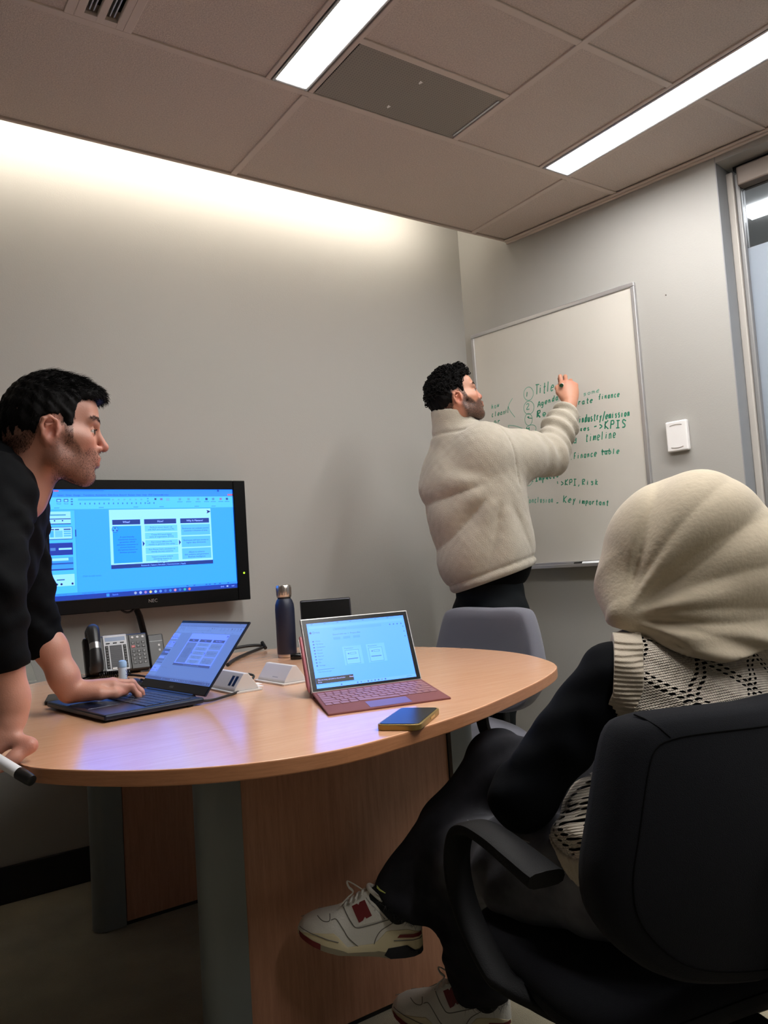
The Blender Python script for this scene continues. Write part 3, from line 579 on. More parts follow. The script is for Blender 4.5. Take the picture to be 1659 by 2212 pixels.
# --- small things by the laptop
gm = empty('correction_pen', (.640, 2.262, TZ), 'short white pen with blue lettering upright behind the laptop hand', 'pen')
MG = T((.640, 2.262, TZ)); m_lb = mat('pen_white', 'c3d6ea', .4)
MB().lathe([(.0105, 0), (.0115, .002), (.0115, .04), (.0115, .058)], m_lb, 20, MG).build('pen_barrel', gm)
MB().lathe([(.0118, .0585), (.0122, .060), (.0122, .070), (.010, .076), (.004, .078)], mat('pen_cap_blue', '9cc0e8', .4), 20, MG).build('pen_cap', gm)
b = MB()
for i, ch in enumerate('VTU'): text_mb(b, ch, .014, mat('pen_print', '1c3a9a', .5), MG @ T((.0045, -.0117, .042-i*.012)) @ frame((.95, .05, 0), (.15, -1, 0)))
b.build('pen_lettering', gm)
mo = empty('computer_mouse', (.655, 2.205, TZ), 'small black mouse beside the laptop hinge', 'mouse')
pr = []
b = MB()
for i in range(9):
    t = i/8; pr.append((cos(t*pi/2), sin(t*pi/2)))
b.lathe([(.99, 0)]+[(p[0]+.0001, p[1]) for p in pr], m_sb, 24, T((.655, 2.205, TZ)) @ RZ(radians(70)) @ Matrix.Diagonal((.045, .029, .03, 1))); b.build('mouse_shell', mo)
MB().tube([(.668, 2.19, TZ+.027), (.678, 2.178, TZ+.023)], .003, m_black, 8).build('scroll_wheel', mo)
p2 = empty('smartphone', (.45, 2.21, TZ), 'dark smartphone lying behind the wrist at the laptop corner', 'phone')
MQ = T((.462, 2.205, TZ)) @ RZ(radians(75))
MB().prism(rrect(.145, .07, .010), .0, .009, m_gb, .002, 2, M=MQ).build('case', p2)
MB().prism(rrect(.139, .064, .008), .0085, .0096, mat('phone_glass', '1a1512', .1), M=MQ).build('glass', p2)
# ================================================================ smooth-blended surfaces for people and soft things
def V3(*a): return np.array(a, float)
def nrm(a): a = np.asarray(a, float); return a/np.linalg.norm(a)
class SDF:
    def __init__(s): s.p = []
    def cone(s, a, b, ra, rb, k=.02, op='u'):
        a, b = np.asarray(a, float), np.asarray(b, float); s.p.append(('c', op, k, (a, b, ra, rb), (a+b)/2, np.linalg.norm(b-a)/2+max(ra, rb))); return s
    def chain(s, pts, rs, k=.02, op='u'):
        for i in range(len(pts)-1): s.cone(pts[i], pts[i+1], rs[i], rs[i+1], k, op)
        return s
    def ell(s, c, r, R=None, k=.02, op='u'):
        c = np.asarray(c, float); s.p.append(('e', op, k, (c, np.asarray(r, float), None if R is None else np.asarray(R, float)), c, max(r))); return s
    def ev1(s, pr, P):
        kd, op, k, q, _, _ = pr
        if kd == 'c':
            a, b, ra, rb = q; ab = b-a; L = ab@ab; d = P-a
            t = np.clip((d@ab)/max(L, 1e-12), 0, 1); d = d-t[:, None]*ab
            return np.sqrt((d*d).sum(1))-(ra+(rb-ra)*t)
        c, r, R = q; d = P-c
        if R is not None: d = d@R                      # columns of R are the local axes
        k0 = np.sqrt(((d/r)**2).sum(1)); k1 = np.sqrt(((d/(r*r))**2).sum(1))
        return k0*(k0-1)/np.maximum(k1, 1e-9)
    def ev(s, P, prims=None):
        d = np.full(len(P), 1e3)
        for pr in (s.p if prims is None else prims):
            e = s.ev1(pr, P); k = pr[2]
            if pr[1] == 'u':
                h = np.clip(.5+.5*(d-e)/k, 0, 1); d = np.where(d > 100, e, d+(e-d)*h-k*h*(1-h))
            else:
                h = np.clip(.5-.5*(d+e)/k, 0, 1); d = d+(-e-d)*h+k*h*(1-h)
        return d
    def mesh(s, h, disp=None, clip=None, off=0.0, smooth=1, pad=.03):
        n = 12
        U = [p for p in s.p if p[1] == 'u']
        lo = np.min([p[4]-p[5] for p in U], 0)-pad; hi = np.max([p[4]+p[5] for p in U], 0)+pad
        nb = np.ceil((hi-lo)/(h*n)).astype(int); N = nb*n+1
        bc = np.stack(np.meshgrid(*[np.arange(k) for k in nb], indexing='ij'), -1).reshape(-1, 3)
        cen = lo+(bc+.5)*n*h; hd = n*h*.87
        d0 = s.ev(cen)-off
        G = np.repeat(np.repeat(np.repeat(np.where(d0 > 0, 1., -1.).reshape(nb).astype(np.float32), n, 0), n, 1), n, 2)
        G = np.pad(G, ((0, 1), (0, 1), (0, 1)), mode='edge')
        act = np.where(np.abs(d0) < hd+.03)[0]
        g = np.stack(np.meshgrid(*[np.arange(n+1)]*3, indexing='ij'), -1).reshape(-1, 3)*h
        pc = np.array([p[4] for p in s.p]); prd = np.array([p[5]+p[2] for p in s.p])
        for i in act:
            P = lo+bc[i]*n*h+g
            near = np.linalg.norm(pc-cen[i], axis=1)-prd < hd+.02
            if not near.any(): continue
            d = s.ev(P, [s.p[j] for j in np.where(near)[0]])-off
            if disp is not None: d = d-disp(P)
            if clip is not None: d = np.maximum(d, clip(P))
            x, y, z = bc[i]*n; G[x:x+n+1, y:y+n+1, z:z+n+1] = np.clip(d, -1, 1).reshape(n+1, n+1, n+1)
        return surface_net(G, lo, h, smooth)
def surface_net(G, lo, h, smooth=1):
    I = G < 0; c = [I[:-1, :-1, :-1], I[1:, :-1, :-1], I[:-1, 1:, :-1], I[1:, 1:, :-1], I[:-1, :-1, 1:], I[1:, :-1, 1:], I[:-1, 1:, 1:], I[1:, 1:, 1:]]
    al = c[0].copy(); an = c[0].copy()
    for q in c[1:]: al &= q; an |= q
    cells = np.argwhere(an & ~al); m = len(cells)
    offs = np.array([(i & 1, i >> 1 & 1, i >> 2 & 1) for i in range(8)])
    vals = np.stack([G[tuple((cells+o).T)] for o in offs], 1)
    acc = np.zeros((m, 3)); cnt = np.zeros(m)
    for a in range(8):
        for b in range(a+1, 8):
            if abs(offs[a]-offs[b]).sum() != 1: continue
            va, vb = vals[:, a], vals[:, b]; cr = (va < 0) != (vb < 0)
            t = np.where(cr, va/np.where(cr, va-vb, 1), 0)
            acc += np.where(cr[:, None], offs[a]+t[:, None]*(offs[b]-offs[a]), 0); cnt += cr
    V = lo+(cells+acc/cnt[:, None])*h
    idx = np.full(an.shape, -1, np.int32); idx[tuple(cells.T)] = np.arange(m)
    Q = []
    for ax in range(3):
        u, v = (ax+1) % 3, (ax+2) % 3; sl0 = [slice(None)]*3; sl1 = [slice(None)]*3; sl0[ax] = slice(0, -1); sl1[ax] = slice(1, None)
        A, B = I[tuple(sl0)], I[tuple(sl1)]; e = np.argwhere(A != B)
        e = e[(e[:, u] > 0) & (e[:, v] > 0) & (e[:, u] < I.shape[u]-1) & (e[:, v] < I.shape[v]-1)]
        fl = A[tuple(e.T)]; q = []
        for du, dv in ((-1, -1), (0, -1), (0, 0), (-1, 0)):
            k = e.copy(); k[:, u] += du; k[:, v] += dv; q.append(idx[tuple(k.T)])
        q = np.stack(q, 1); q[~fl] = q[~fl][:, ::-1]; Q.append(q)
    Q = np.concatenate(Q); Q = Q[(Q >= 0).all(1)]
    for _ in range(smooth):
        S = np.zeros_like(V); k = np.zeros(m)
        for a in range(4):
            np.add.at(S, Q[:, a], V[Q[:, (a+1) % 4]]); np.add.at(S, Q[:, a], V[Q[:, (a+3) % 4]]); np.add.at(k, Q[:, a], 2)
        V = V*.5+.5*S/np.maximum(k, 1)[:, None]
    return V, Q
def vnormals(V, Q):
    n = np.cross(V[Q[:, 2]]-V[Q[:, 0]], V[Q[:, 3]]-V[Q[:, 1]]); N = np.zeros_like(V)
    for a in range(4): np.add.at(N, Q[:, a], n)
    return N/np.maximum(np.linalg.norm(N, axis=1), 1e-12)[:, None]
def np_obj(name, parts, parent, attrs=None):
    """parts = [(V, F(n,4 or n,3), material)] joined in ONE mesh; attrs = {name: per-vertex floats}"""
    me = bpy.data.meshes.new(name); V = np.concatenate([p[0] for p in parts]); o = 0; mats = []; st = []; lp = []; mi = []; ls = 0
    for v, f, mt in parts:
        if mt not in mats: mats.append(mt)
        k = f.shape[1]; lp.append((f+o).ravel()); st.append(ls+np.arange(len(f))*k); ls += f.size; mi.append(np.full(len(f), mats.index(mt))); o += len(v)
    lp, st, mi = np.concatenate(lp), np.concatenate(st), np.concatenate(mi)
    me.vertices.add(len(V)); me.vertices.foreach_set('co', V.ravel().astype(np.float32))
    me.loops.add(len(lp)); me.loops.foreach_set('vertex_index', lp.astype(np.int32))
    me.polygons.add(len(st)); me.polygons.foreach_set('loop_start', st.astype(np.int32)); me.polygons.foreach_set('material_index', mi.astype(np.int32))
    me.polygons.foreach_set('use_smooth', np.ones(len(st), bool)); me.update(calc_edges=True)
    for mt in mats: me.materials.append(mt)
    for k, a in (attrs or {}).items():
        at = me.attributes.new(k, 'FLOAT', 'POINT'); at.data.foreach_set('value', np.asarray(a, np.float32))
    return link(name, me, parent)
def strands(roots, dirs, bends, length, r0, mt, n=3, seg=4, taper=True):
    """hair as thin tapered tubes: root, first direction, later direction"""
    m = len(roots); length = np.broadcast_to(length, m); V = []; t_prev = None; P = roots.copy(); ring = []
    for i in range(seg+1):
        t = i/seg; D = dirs*(1-t)+bends*t; D /= np.maximum(np.linalg.norm(D, axis=1), 1e-9)[:, None]
        if i: P = P+D*(length/seg)[:, None]
        A = np.cross(D, V3(.3, .2, .93)); A /= np.maximum(np.linalg.norm(A, axis=1), 1e-9)[:, None]; B = np.cross(D, A)
        r = r0*(1-.8*t if taper else 1)
        ring.append(np.stack([P+(A*cos(2*pi*k/n)+B*sin(2*pi*k/n))*r for k in range(n)], 1))
    V = np.stack(ring, 1).reshape(-1, 3); F = []
    base = np.arange(m)*(seg+1)*n
    for i in range(seg):
        for k in range(n): F.append(np.stack([base+i*n+k, base+i*n+(k+1) % n, base+(i+1)*n+(k+1) % n, base+(i+1)*n+k], 1))
    return V, np.concatenate(F), mt
def sst(a, b, x): t = np.clip((x-a)/(b-a), 0, 1); return t*t*(3-2*t)
def xf(M, V): M = np.array(M); return V@M[:3, :3].T+M[:3, 3]
def hframe(o, fwd, up=(0, 0, 1), pitch=0, roll=0):
    f = nrm(fwd); f[2] = 0; f = nrm(f); l = np.cross((0, 0, 1), f); u = V3(0, 0, 1)
    p = radians(pitch); f, u = f*cos(p)+u*sin(p), u*cos(p)-f*sin(p)
    q = radians(roll); l, u = l*cos(q)+u*sin(q), u*cos(q)-l*sin(q)
    M = np.eye(4); M[:3, 0], M[:3, 1], M[:3, 2], M[:3, 3] = f*.905, l, u, o; return M
# ---- head, local frame: x to the face, y to the left, z up, origin between the ears
def head_sdf(jaw=1.0, nose=1.0):
    S = SDF()
    S.ell((-.008, 0, .034), (.098, .076, .082), k=.02)
    S.ell((-.025, 0, .01), (.078, .070, .07), k=.03)
    S.ell((.046, 0, -.038), (.045, .062*jaw, .066), k=.03)
    S.ell((.070, 0, .036), (.024, .050, .034), k=.03)                                   # forehead
    for y in (-1, 1):
        S.cone((.004, y*.056*jaw, -.066), (.060, y*.022, -.096), .017, .015, k=.028)       # jaw line
        S.cone((.004, y*.060*jaw, -.062), (-.002, y*.066, -.02), .014, .012, k=.03)
        S.cone((.080, y*.044, .012), (.089, y*.014, .010), .0085, .0095, k=.014)          # brow
        S.cone((.066, y*.047, -.026), (.030, y*.064, -.018), .015, .011, k=.022)           # cheekbone
    S.ell((.066, 0, -.098), (.0155, .020, .0135), k=.018)                                 # chin
    S.ell((.071, 0, -.062), (.0205, .027, .022), k=.018)                                  # muzzle
    for y in (-1, 1): S.ell((.089, y*.0345, -.008), (.0125, .0165, .0105), k=.012, op='s')  # eye sockets
    S.cone((.0915, 0, .002), (.1015*nose**.5, 0, -.034), .0062, .0092, k=.010)              # nose
    S.ell((.1015*nose**.5, 0, -.0365), (.0088, .0080, .0076), k=.007)
    for y in (-1, 1):
        S.ell((.0925, y*.0115, -.0405), (.0095, .0068, .0068), k=.006)
        S.ell((.0965, y*.0058, -.0475), (.0050, .0028, .0032), k=.003, op='s')
        S.ell((.0765, y*.0335, -.0085), (.0128, .0138, .0118), k=.004)                      # lids
    S.cone((.0925, -.010, -.0605), (.0925, .010, -.0605), .0048, .0048, k=.006).cone((.083, -.022, -.0655), (.092, -.010, -.0605), .003, .0045, k=.006).cone((.083, .022, -.0655), (.092, .010, -.0605), .003, .0045, k=.006)
    S.cone((.0885, -.009, -.0735), (.0885, .009, -.0735), .0058, .0058, k=.006).cone((.082, -.020, -.068), (.088, -.009, -.073), .003, .005, k=.006).cone((.082, .020, -.068), (.088, .009, -.073), .003, .005, k=.006)
    for y in (-1, 1): S.cone((.094, 0, -.0668), (.083, y*.021, -.0668), .0012, .0010, k=.0035, op='s')
    S.ell((.087, 0, -.0845), (.006, .014, .005), k=.010, op='s')
    for y in (-1, 1):                                                                     # ears
        R = nrm((.94, y*-.02, .30)), nrm((-.30, y*.28, .91)); a = V3(-.006, y*.075, -.014)
        ex, ez = V3(.93, y*.18, -.22), V3(.22, y*.20, .95); ey = V3(0, y, 0); ex, ez = nrm(ex), nrm(ez)
        q = lambda u, v, o=0: a+ex*u*.97+ez*v*.82+ey*(o+.004-u*.35)
        S.ell(q(-.002, 0, -.006), (.018, .006, .026), np.stack([ex, ey, ez], 1), k=.006)
        S.chain([q(.013, .012), q(.008, .028, .002), q(-.006, .033, .004), q(-.018, .024, .006), q(-.021, .006, .006), q(-.015, -.012, .003), q(-.005, -.024), q(.006, -.029), q(.011, -.022)], [.0032, .0038, .004, .0042, .004, .0037, .0042, .006, .0048], k=.004)
        S.chain([q(.002, .020, .002), q(-.010, .012, .003), q(-.012, -.002, .002), q(-.006, -.013)], [.002, .003, .003, .0028], k=.004)
        S.chain([q(.014, .002), q(.012, -.006, .002), q(.012, -.013)], [.004, .0042, .0035], k=.004)
        S.ell(q(.002, -.003, .004), (.008, .008, .010), np.stack([ex, ey, ez], 1), k=.005, op='s')
        S.ell(q(-.004, .022, .006), (.006, .005, .004), np.stack([ex, ey, ez], 1), k=.003, op='s')
    return S
def eyes(parent, M, look=(1, 0, 0)):
    """eyeballs: white, iris and pupil discs, one mesh"""
    mw, mi, mp = mat('eye_white', 'a39890', .35), mat('eye_iris', '3a2416', .2), mat('eye_pupil', '060606', .15)
    for y in (-1, 1):
        b = MB(); c = (.0775, y*.0335, -.0085); Mx = Matrix([list(r) for r in M]) @ T(c); lk = nrm(look)
        pr = [(max(.0117*sin(a), 1e-5), .0117*cos(a)) for a in np.linspace(pi, 0, 15)]; Mz = Mx @ frame((0, 1, 0), lk)
        b.lathe(pr[:-4], mw, 20, Mz).lathe([pr[-5], pr[-4], pr[-3]], mi, 20, Mz).lathe(pr[-3:], mp, 20, Mz); b.build('eye', parent)
def lids(S):
    """opens the eye slits in the lids"""
    for y in (-1, 1): S.ell((.0885, y*.0375, -.0085), (.0165, .0125, .0028), k=.0015, op='s')
    return S
# ---- hands: wrist W, finger direction d, back of hand n, thumb side given by sign
def hand(S, W, d, n, side, curl, thumb, s=1.0, spread=(.10, .03, -.04, -.11)):
    d, n = nrm(d), nrm(n); n = nrm(n-d*(n@d)); t = np.cross(n, d)*side                      # t towards the thumb
    yo = (.030, .010, -.011, -.030); arc = (-.001, .004, .002, -.004); LN = ((.042, .026, .021), (.046, .030, .022), (.043, .028, .022), (.034, .021, .019)); rr = (.0092, .0095, .0090, .0080)
    tips = []
    for i in range(4):
        kn = W+(d*(.088, .092, .088, .080)[i]+t*yo[i]+n*arc[i])*s
        S.cone(W+t*yo[i]*.45*s+d*.012*s, kn, .0175*s, .0112*s, k=.016*s)
    S.ell(W+(d*.045+t*.0-n*.006)*s, V3(.045, .034, .013)*s, np.stack([d, t, n], 1), k=.016*s)
    S.ell(W+(d*.034+t*.026-n*.010)*s, V3(.030, .016, .015)*s, np.stack([nrm(d+t*.45), nrm(t-d*.45), n], 1), k=.014*s)
    S.ell(W+(d*.038-t*.024-n*.008)*s, V3(.034, .014, .014)*s, np.stack([d, t, n], 1), k=.014*s)
    for i in range(4):
        p = W+(d*(.088, .092, .088, .080)[i]+t*yo[i]+n*arc[i])*s; a = 0; dd = nrm(d+t*spread[i])
        for j in range(3):
            a += radians(curl[i][j]); q = p+(dd*cos(a)-n*sin(a))*LN[i][j]*s
            S.cone(p, q, (rr[i]-j*.0009)*s, (rr[i]-(j+1)*.0009)*s, k=.0045*s); S.ell(p+n*.0008, [(rr[i]-j*.0007)*s]*3, k=.004*s); p = q
        tips.append((p, nrm(n*cos(a)+dd*sin(a)), nrm(dd*cos(a)-n*sin(a)), (rr[i]-.0027)*s))
    b = W+(d*.022+t*.022-n*.006)*s; P = [b]+([np.asarray(q) for q in thumb] if isinstance(thumb[0], np.ndarray) else [W+(d*u+t*v+n*w_)*s for u, v, w_ in thumb])
    S.chain(P, [.0165*s, .0122*s, .0108*s, .0085*s], k=.010*s)
    dt = nrm(P[-1]-P[-2]); tips.append((P[-1], nrm(n*.6+t*.5-dt*(n@dt)*.6-dt*(t@dt)*.5), dt, .0085*s))
    return tips
def nails(tips, mt):
    out = []
    for p, nn, dd, r in tips:
        nn = nrm(nn-dd*(nn@dd)); tt = np.cross(nn, dd); V = []; F = []
        for i in range(5):
            for j in range(5):
                u, v = i/4-.5, j/4-.5; w_ = .78*r*(1-.35*(2*u)**2)
                a = v*2.0; V.append(p+dd*(u*1.5*r+.15*r)+tt*w_*sin(a)+nn*(r*1.0*cos(a*.8)+.0002))
        for i in range(4):
            for j in range(4): F.append((i*5+j, i*5+j+1, i*5+j+6, i*5+j+5))
        out.append((np.array(V), np.array(F), mt))
    return out
def skin_mat(name, col, beard, bcol, red=None):
    """skin; the vertex attribute 'stubble' marks the bearded area, 'blush' the redder skin"""
    m = mat(name, col, .48, sss=.12, bump=(350, .06)); nt = m.node_tree; b = nt.nodes['Principled BSDF']
    def mixin(attr, c2, prev, noise=None, f=1.0):
        at = nt.nodes.new('ShaderNodeAttribute'); at.attribute_name = attr; src = at.outputs['Fac']
        mu = nt.nodes.new('ShaderNodeMath'); mu.operation = 'MULTIPLY'; mu.inputs[1].default_value = f; nt.links.new(src, mu.inputs[0]); src = mu.outputs[0]
        if noise:
            tc = nt.nodes.new('ShaderNodeTexCoord'); n = nt.nodes.new('ShaderNodeTexNoise'); n.inputs['Scale'].default_value = noise; n.inputs['Detail'].default_value = 3
            r = nt.nodes.new('ShaderNodeMapRange'); r.inputs[1].default_value = .35; r.inputs[2].default_value = .62; r.inputs[3].default_value = .6
            nt.links.new(tc.outputs['Object'], n.inputs['Vector']); nt.links.new(n.outputs[0], r.inputs[0])
            m2 = nt.nodes.new('ShaderNodeMath'); m2.operation = 'MULTIPLY'; nt.links.new(src, m2.inputs[0]); nt.links.new(r.outputs[0], m2.inputs[1]); src = m2.outputs[0]
        mx = nt.nodes.new('ShaderNodeMix'); mx.data_type = 'RGBA'; nt.links.new(src, mx.inputs[0]); mx.inputs[7].default_value = (*lin(c2), 1)
        if prev is None: mx.inputs[6].default_value = (*lin(col), 1)
        else: nt.links.new(prev, mx.inputs[6])
        return mx.outputs[2]
    o = mixin('blush', red or 'b8695a', None, None, .7); o = mixin('stubble', bcol, o, 420, beard); nt.links.new(o, b.inputs['Base Color']); return m
# ================================================================ person leaning on the table, left
m_hair = mat('hair_black', '0a0808', .7, spec=.12); m_brow = mat('hair_brown_black', '17110e', .5)
sk_a = skin_mat('skin_warm', 'b98471', .62, '2c1d1a'); m_nail = mat('fingernail', 'c99c8c', .3)
m_hood = mat('hoodie_black_fabric', '050609', .85, spec=.12, sheen=0, bump=(600, .12)); m_trou = mat('trousers_black', '0c0d10', .85, spec=.12, bump=(500, .1))
m_shoe = mat('shoe_black', '15151a', .5)
def hair_mask(x, z, pts): return z-np.interp(x, [p[0] for p in pts], [p[1] for p in pts])
HLA = [(-.12, -.055), (-.06, -.044), (-.05, -.036), (-.035, -.015), (-.025, .010), (-.012, .019), (.015, .019), (.022, .0), (.0235, -.03), (.040, -.03), (.0405, .0), (.046, .022), (.052, .040), (.06, .050), (.08, .056), (.12, .060)]
def head_mesh(jaw, nose, h=.0024):
    V, Q = lids(head_sdf(jaw, nose)).cone((-.030, 0, -.03), (-.075, 0, -.125), .057, .060, k=.035).mesh(h); return V, Q
def beard_mask(V, f=1.0):
    x, y, z = V.T; ay = abs(y)
    top = np.interp(x, [-.01, .015, .03, .045, .058, .072, .082, .12], [-.045, -.02, -.02, -.036, -.056, -.050, -.048, -.048])
    m = sst(.012, -.004, z-top)*sst(-.018, .004, x)*sst(-.128, -.112, z)
    lips = np.exp(-(((z+.067)/.011)**2+((ay)/.020)**4))*(x > .075)
    return np.clip(m*(1-lips), 0, 1)*f
def blush_mask(V):
    x, y, z = V.T; ay = abs(y)
    g = lambda c, r: np.exp(-(((x-c[0])/r[0])**2+((ay-c[1])/r[1])**2+((z-c[2])/r[2])**2))
    return np.clip(g((.105, 0, -.036), (.018, .02, .016))+.7*g((.07, .045, -.035), (.025, .02, .02))+g((.09, 0, -.067), (.014, .024, .009))*1.3+.9*g((-.005, .078, -.01), (.022, .014, .035)), 0, 1)
def person_head(root, M, skin, jaw, nose, beard, HL, cap, comb, nstr, slen, srad, top_len, bstr=2500, curl=0):
    V, Q = head_mesh(jaw, nose); N = vnormals(V, Q)
    st = beard_mask(V, beard); hm = hair_mask(V[:, 0], V[:, 2], HL); st = np.maximum(st, .92*sst(-.002, .006, hm)*(V[:, 2] > -.05))
    bl = blush_mask(V)
    # scalp hair: a close cap plus strands
    x = lambda P: np.minimum(hair_mask(P[:, 0], P[:, 2], HL), .03)
    nz = lambda P: .0022*np.sin(P[:, 0]*190+P[:, 2]*70)*np.sin(P[:, 1]*170+P[:, 2]*90)+.0012*np.sin(P[:, 0]*420-P[:, 1]*330)*np.sin(P[:, 2]*390)
    CV, CQ = cap.mesh(.003, disp=nz, clip=lambda P: -(x(P)-.002+.003*np.sin(P[:, 1]*300+P[:, 0]*240)*np.sin(P[:, 2]*260)))
    CN = vnormals(CV, CQ)
    ok = np.where((hair_mask(CV[:, 0], CV[:, 2], HL) > .002) & (CN[:, 0]*0+CN@V3(0, 0, 1) > -.9))[0]
    R = rng.choice(ok, nstr); P = CV[R]+rng.normal(0, .0012, (nstr, 3)); n = CN[R]
    d0, d1, ln = comb(P, n); hs = strands(P-n*.002, d0+rng.normal(0, .22, P.shape), d1+rng.normal(0, .25, P.shape), ln*rng.uniform(.6, 1.15, nstr), srad, m_hair)
    parts = [(CV, CQ, m_hair), hs]
    if curl:
        R = rng.choice(ok[CV[ok, 2] > .03], curl); cv = []; cf = []; o = 0
        for i in R:
            nn = CN[i]; a = nrm(np.cross(nn, rng.normal(0, 1, 3))); b_ = np.cross(nn, a); rad = rng.uniform(.005, .009); th = np.linspace(0, rng.uniform(4.5, 8.5), 16); c = CV[i]+nn*rng.uniform(.0, .006)
            pts = c+np.outer(np.cos(th), a)*rad+np.outer(np.sin(th), nn)*rad*.8+np.outer(th, b_)*.0011
            mb = MB().tube(pts, [.0011+.0011*sin(pi*k/15) for k in range(16)], m_hair, 5); cv.append(np.array(mb.v)); cf.append(np.array([f for f in mb.f if len(f) == 4])+o); o += len(mb.v)
        parts.append((np.concatenate(cv), np.concatenate(cf), m_hair))
    # beard stubble and brows
    w_ = beard_mask(V)*(beard_mask(V) > .25); R = rng.choice(len(V), bstr, p=w_/w_.sum()); n = N[R]; dn = n*.55+V3(.05, 0, -.8)
    bp = strands(V[R]+rng.normal(0, .0008, (bstr, 3))-n*.0006, dn+rng.normal(0, .25, n.shape), dn+rng.normal(0, .5, n.shape), .0032*rng.uniform(.4, 1.2, bstr), .00017*(1+beard*.3), m_brow, seg=2)
    br = []
    for y in (-1, 1):
        t = rng.uniform(0, 1, 260); P = np.stack([.0965-.026*t**2, y*(.013+.041*t), .0135+.005*np.sin(t*2.6)+rng.normal(0, .0022, 260)], 1); Fr = np.where((V[:, 0] > .05) & (V[:, 2] > -.002) & (V[:, 2] < .03))[0]; jn = Fr[np.argmin(((P[:, None, 1:]-V[None, Fr, 1:])**2).sum(2), 1)]; P = V[jn]-N[jn]*.0005
        D = np.stack([-.15-.7*t, y*(.9+0*t), .35-.5*t], 1); D = D+N[jn]*(.45+.5*t[:, None]); br.append(strands(P, D, D-N[jn]*.35, .0075, .0006, m_brow, seg=3))
    ls = []
    for y in (-1, 1):
        a = np.linspace(-.95, 1.0, 46); P = np.stack([.0775+.0122*np.cos(a*.85), y*(.0335+.0128*np.sin(a)), -.0058-.0022*a*a], 1); D = np.stack([np.cos(a*.8), y*np.sin(a*.8), .25+0*a], 1); ls.append(strands(P, D, D+V3(.1, 0, .8), .0042, .00026, m_brow, seg=3))
    # short faded hair at the sides and the sideburns
    hb = hair_mask(V[:, 0], V[:, 2], HL); sd = np.where((hb > -.006) & (hb < .03) & (V[:, 0] < .047) & (V[:, 2] < .06) & (np.abs(V[:, 1])+(V[:, 0] < -.03) > .05) & (np.abs(V[:, 1]) < .078) & (V[:, 2] > -.06))[0]
    R = rng.choice(sd, 4000); dn = N[R]*.5+V3(-.15, 0, -.8); fade = strands(V[R]-N[R]*.0006, dn+rng.normal(0, .3, dn.shape), dn+rng.normal(0, .4, dn.shape), .006*rng.uniform(.5, 1.3, len(R)), .00026, m_hair, seg=2)
    parts += [fade]; br += ls
    np_obj('hair', [(xf(M, p[0]), p[1], p[2]) for p in parts], root)
    np_obj('beard', [(xf(M, p[0]), p[1], p[2]) for p in [bp]], root); np_obj('eyebrows', [(xf(M, p[0]), p[1], p[2]) for p in br], root)
    return xf(M, V), Q, st, bl
A = empty('person', (.02, 2.17, 0), 'person in a black hoodie leaning on the table, one hand on the laptop', 'person')
WL[A.name] = Vector((.02, 2.17, 0))
MA_ = hframe((.361, 1.700, 1.345), (.979, -.203, 0), pitch=1)
capA = SDF().ell((-.008, 0, .034), (.1005, .0785, .0845), k=.02).ell((-.025, 0, .01), (.0805, .0725, .0725), k=.03).ell((.004, 0, .050), (.088, .064, .0715), k=.02)
capA.chain([(.074, -.042, .062), (.088, -.022, .066), (.0935, 0, .066), (.088, .022, .066), (.074, .042, .062)], [.014, .0175, .019, .0175, .014], k=.02).cone((.06, 0, .085), (.09, 0, .068), .024, .02, k=.02)
capA.cone((.031, -.068, .02), (.031, -.066, -.028), .006, .004, k=.008).cone((.031, .068, .02), (.031, .066, -.028), .006, .004, k=.008)
def combA(P, n):
    t = sst(.045, .085, P[:, 2])[:, None]
    side = n*.35+V3(-.35, 0, -.75); top = n*.45+V3(.85, 0, .05); d0 = side*(1-t)+top*t
    fr = sst(.07, .10, P[:, 0])[:, None]; d1 = (n*.05+V3(-.3, 0, -.9))*(1-t)+((V3(.95, 0, -.25)+n*.0)*(1-fr)+V3(.75, 0, -.75)*fr)*t
    return d0, d1, .007+.013*t[:, 0]*(1-.35*fr[:, 0])
hV, hQ, hst, hbl = person_head(A, MA_, sk_a, 1.0, 1.12, .80, HLA, capA, combA, 13000, 0, .0005, 0, 9000)
eyes(A, MA_, (.97, -.05, .02))
wr, el = V3(.236, 1.531, .806), V3(.206, 1.514, 1.032)
SR = SDF().chain([el, el+(wr-el)*.4, wr+V3(0, 0, .03), wr], [.036, .041, .031, .030], k=.02)
tR = hand(SR, wr+V3(.004, -.004, -.004), (-.83, .2, -.42), (-.25, -.6, .75), 1, [(35, 45, 30)]*4, [V3(.259, 1.492, .757), V3(.234, 1.487, .742), V3(.213, 1.491, .728)], s=1.0)
RV, RQ = SR.mesh(.003)
wl_, ell_ = V3(.432, 1.968, .779), V3(.364, 2.009, .985)
SL = SDF().chain([ell_, ell_+(wl_-ell_)*.5, wl_+V3(-.01, .002, .035), wl_], [.030, .036, .032, .028], k=.02)
tL = hand(SL, wl_+V3(.006, 0, -.002), (.97, -.02, .07), (-.05, .05, 1), -1, [(18, 42, 22), (14, 40, 20), (14, 40, 20), (12, 36, 20)], [(.052, .044, -.014), (.086, .042, -.020), (.112, .032, -.022)], s=1.0)
LV, LQ = SL.mesh(.003)
nb_ = V3(.285, 1.815, 1.262); pel = V3(.012, 2.17, .94); che = V3(.225, 1.885, 1.135)
TS = SDF().chain([pel, che, nb_], [.11, .10, .055], k=.05).chain([V3(.235, 1.64, 1.205), nb_, V3(.325, 1.985, 1.20)], [.055, .055, .05], k=.04)
TS.chain([V3(.235, 1.64, 1.205), V3(.206, 1.514, 1.032)], [.045, .034]).chain([V3(.325, 1.985, 1.20), V3(.360, 2.01, 1.0)], [.045, .030]).chain([nb_, V3(.325, 1.74, 1.31)], [.055, .052], k=.03)
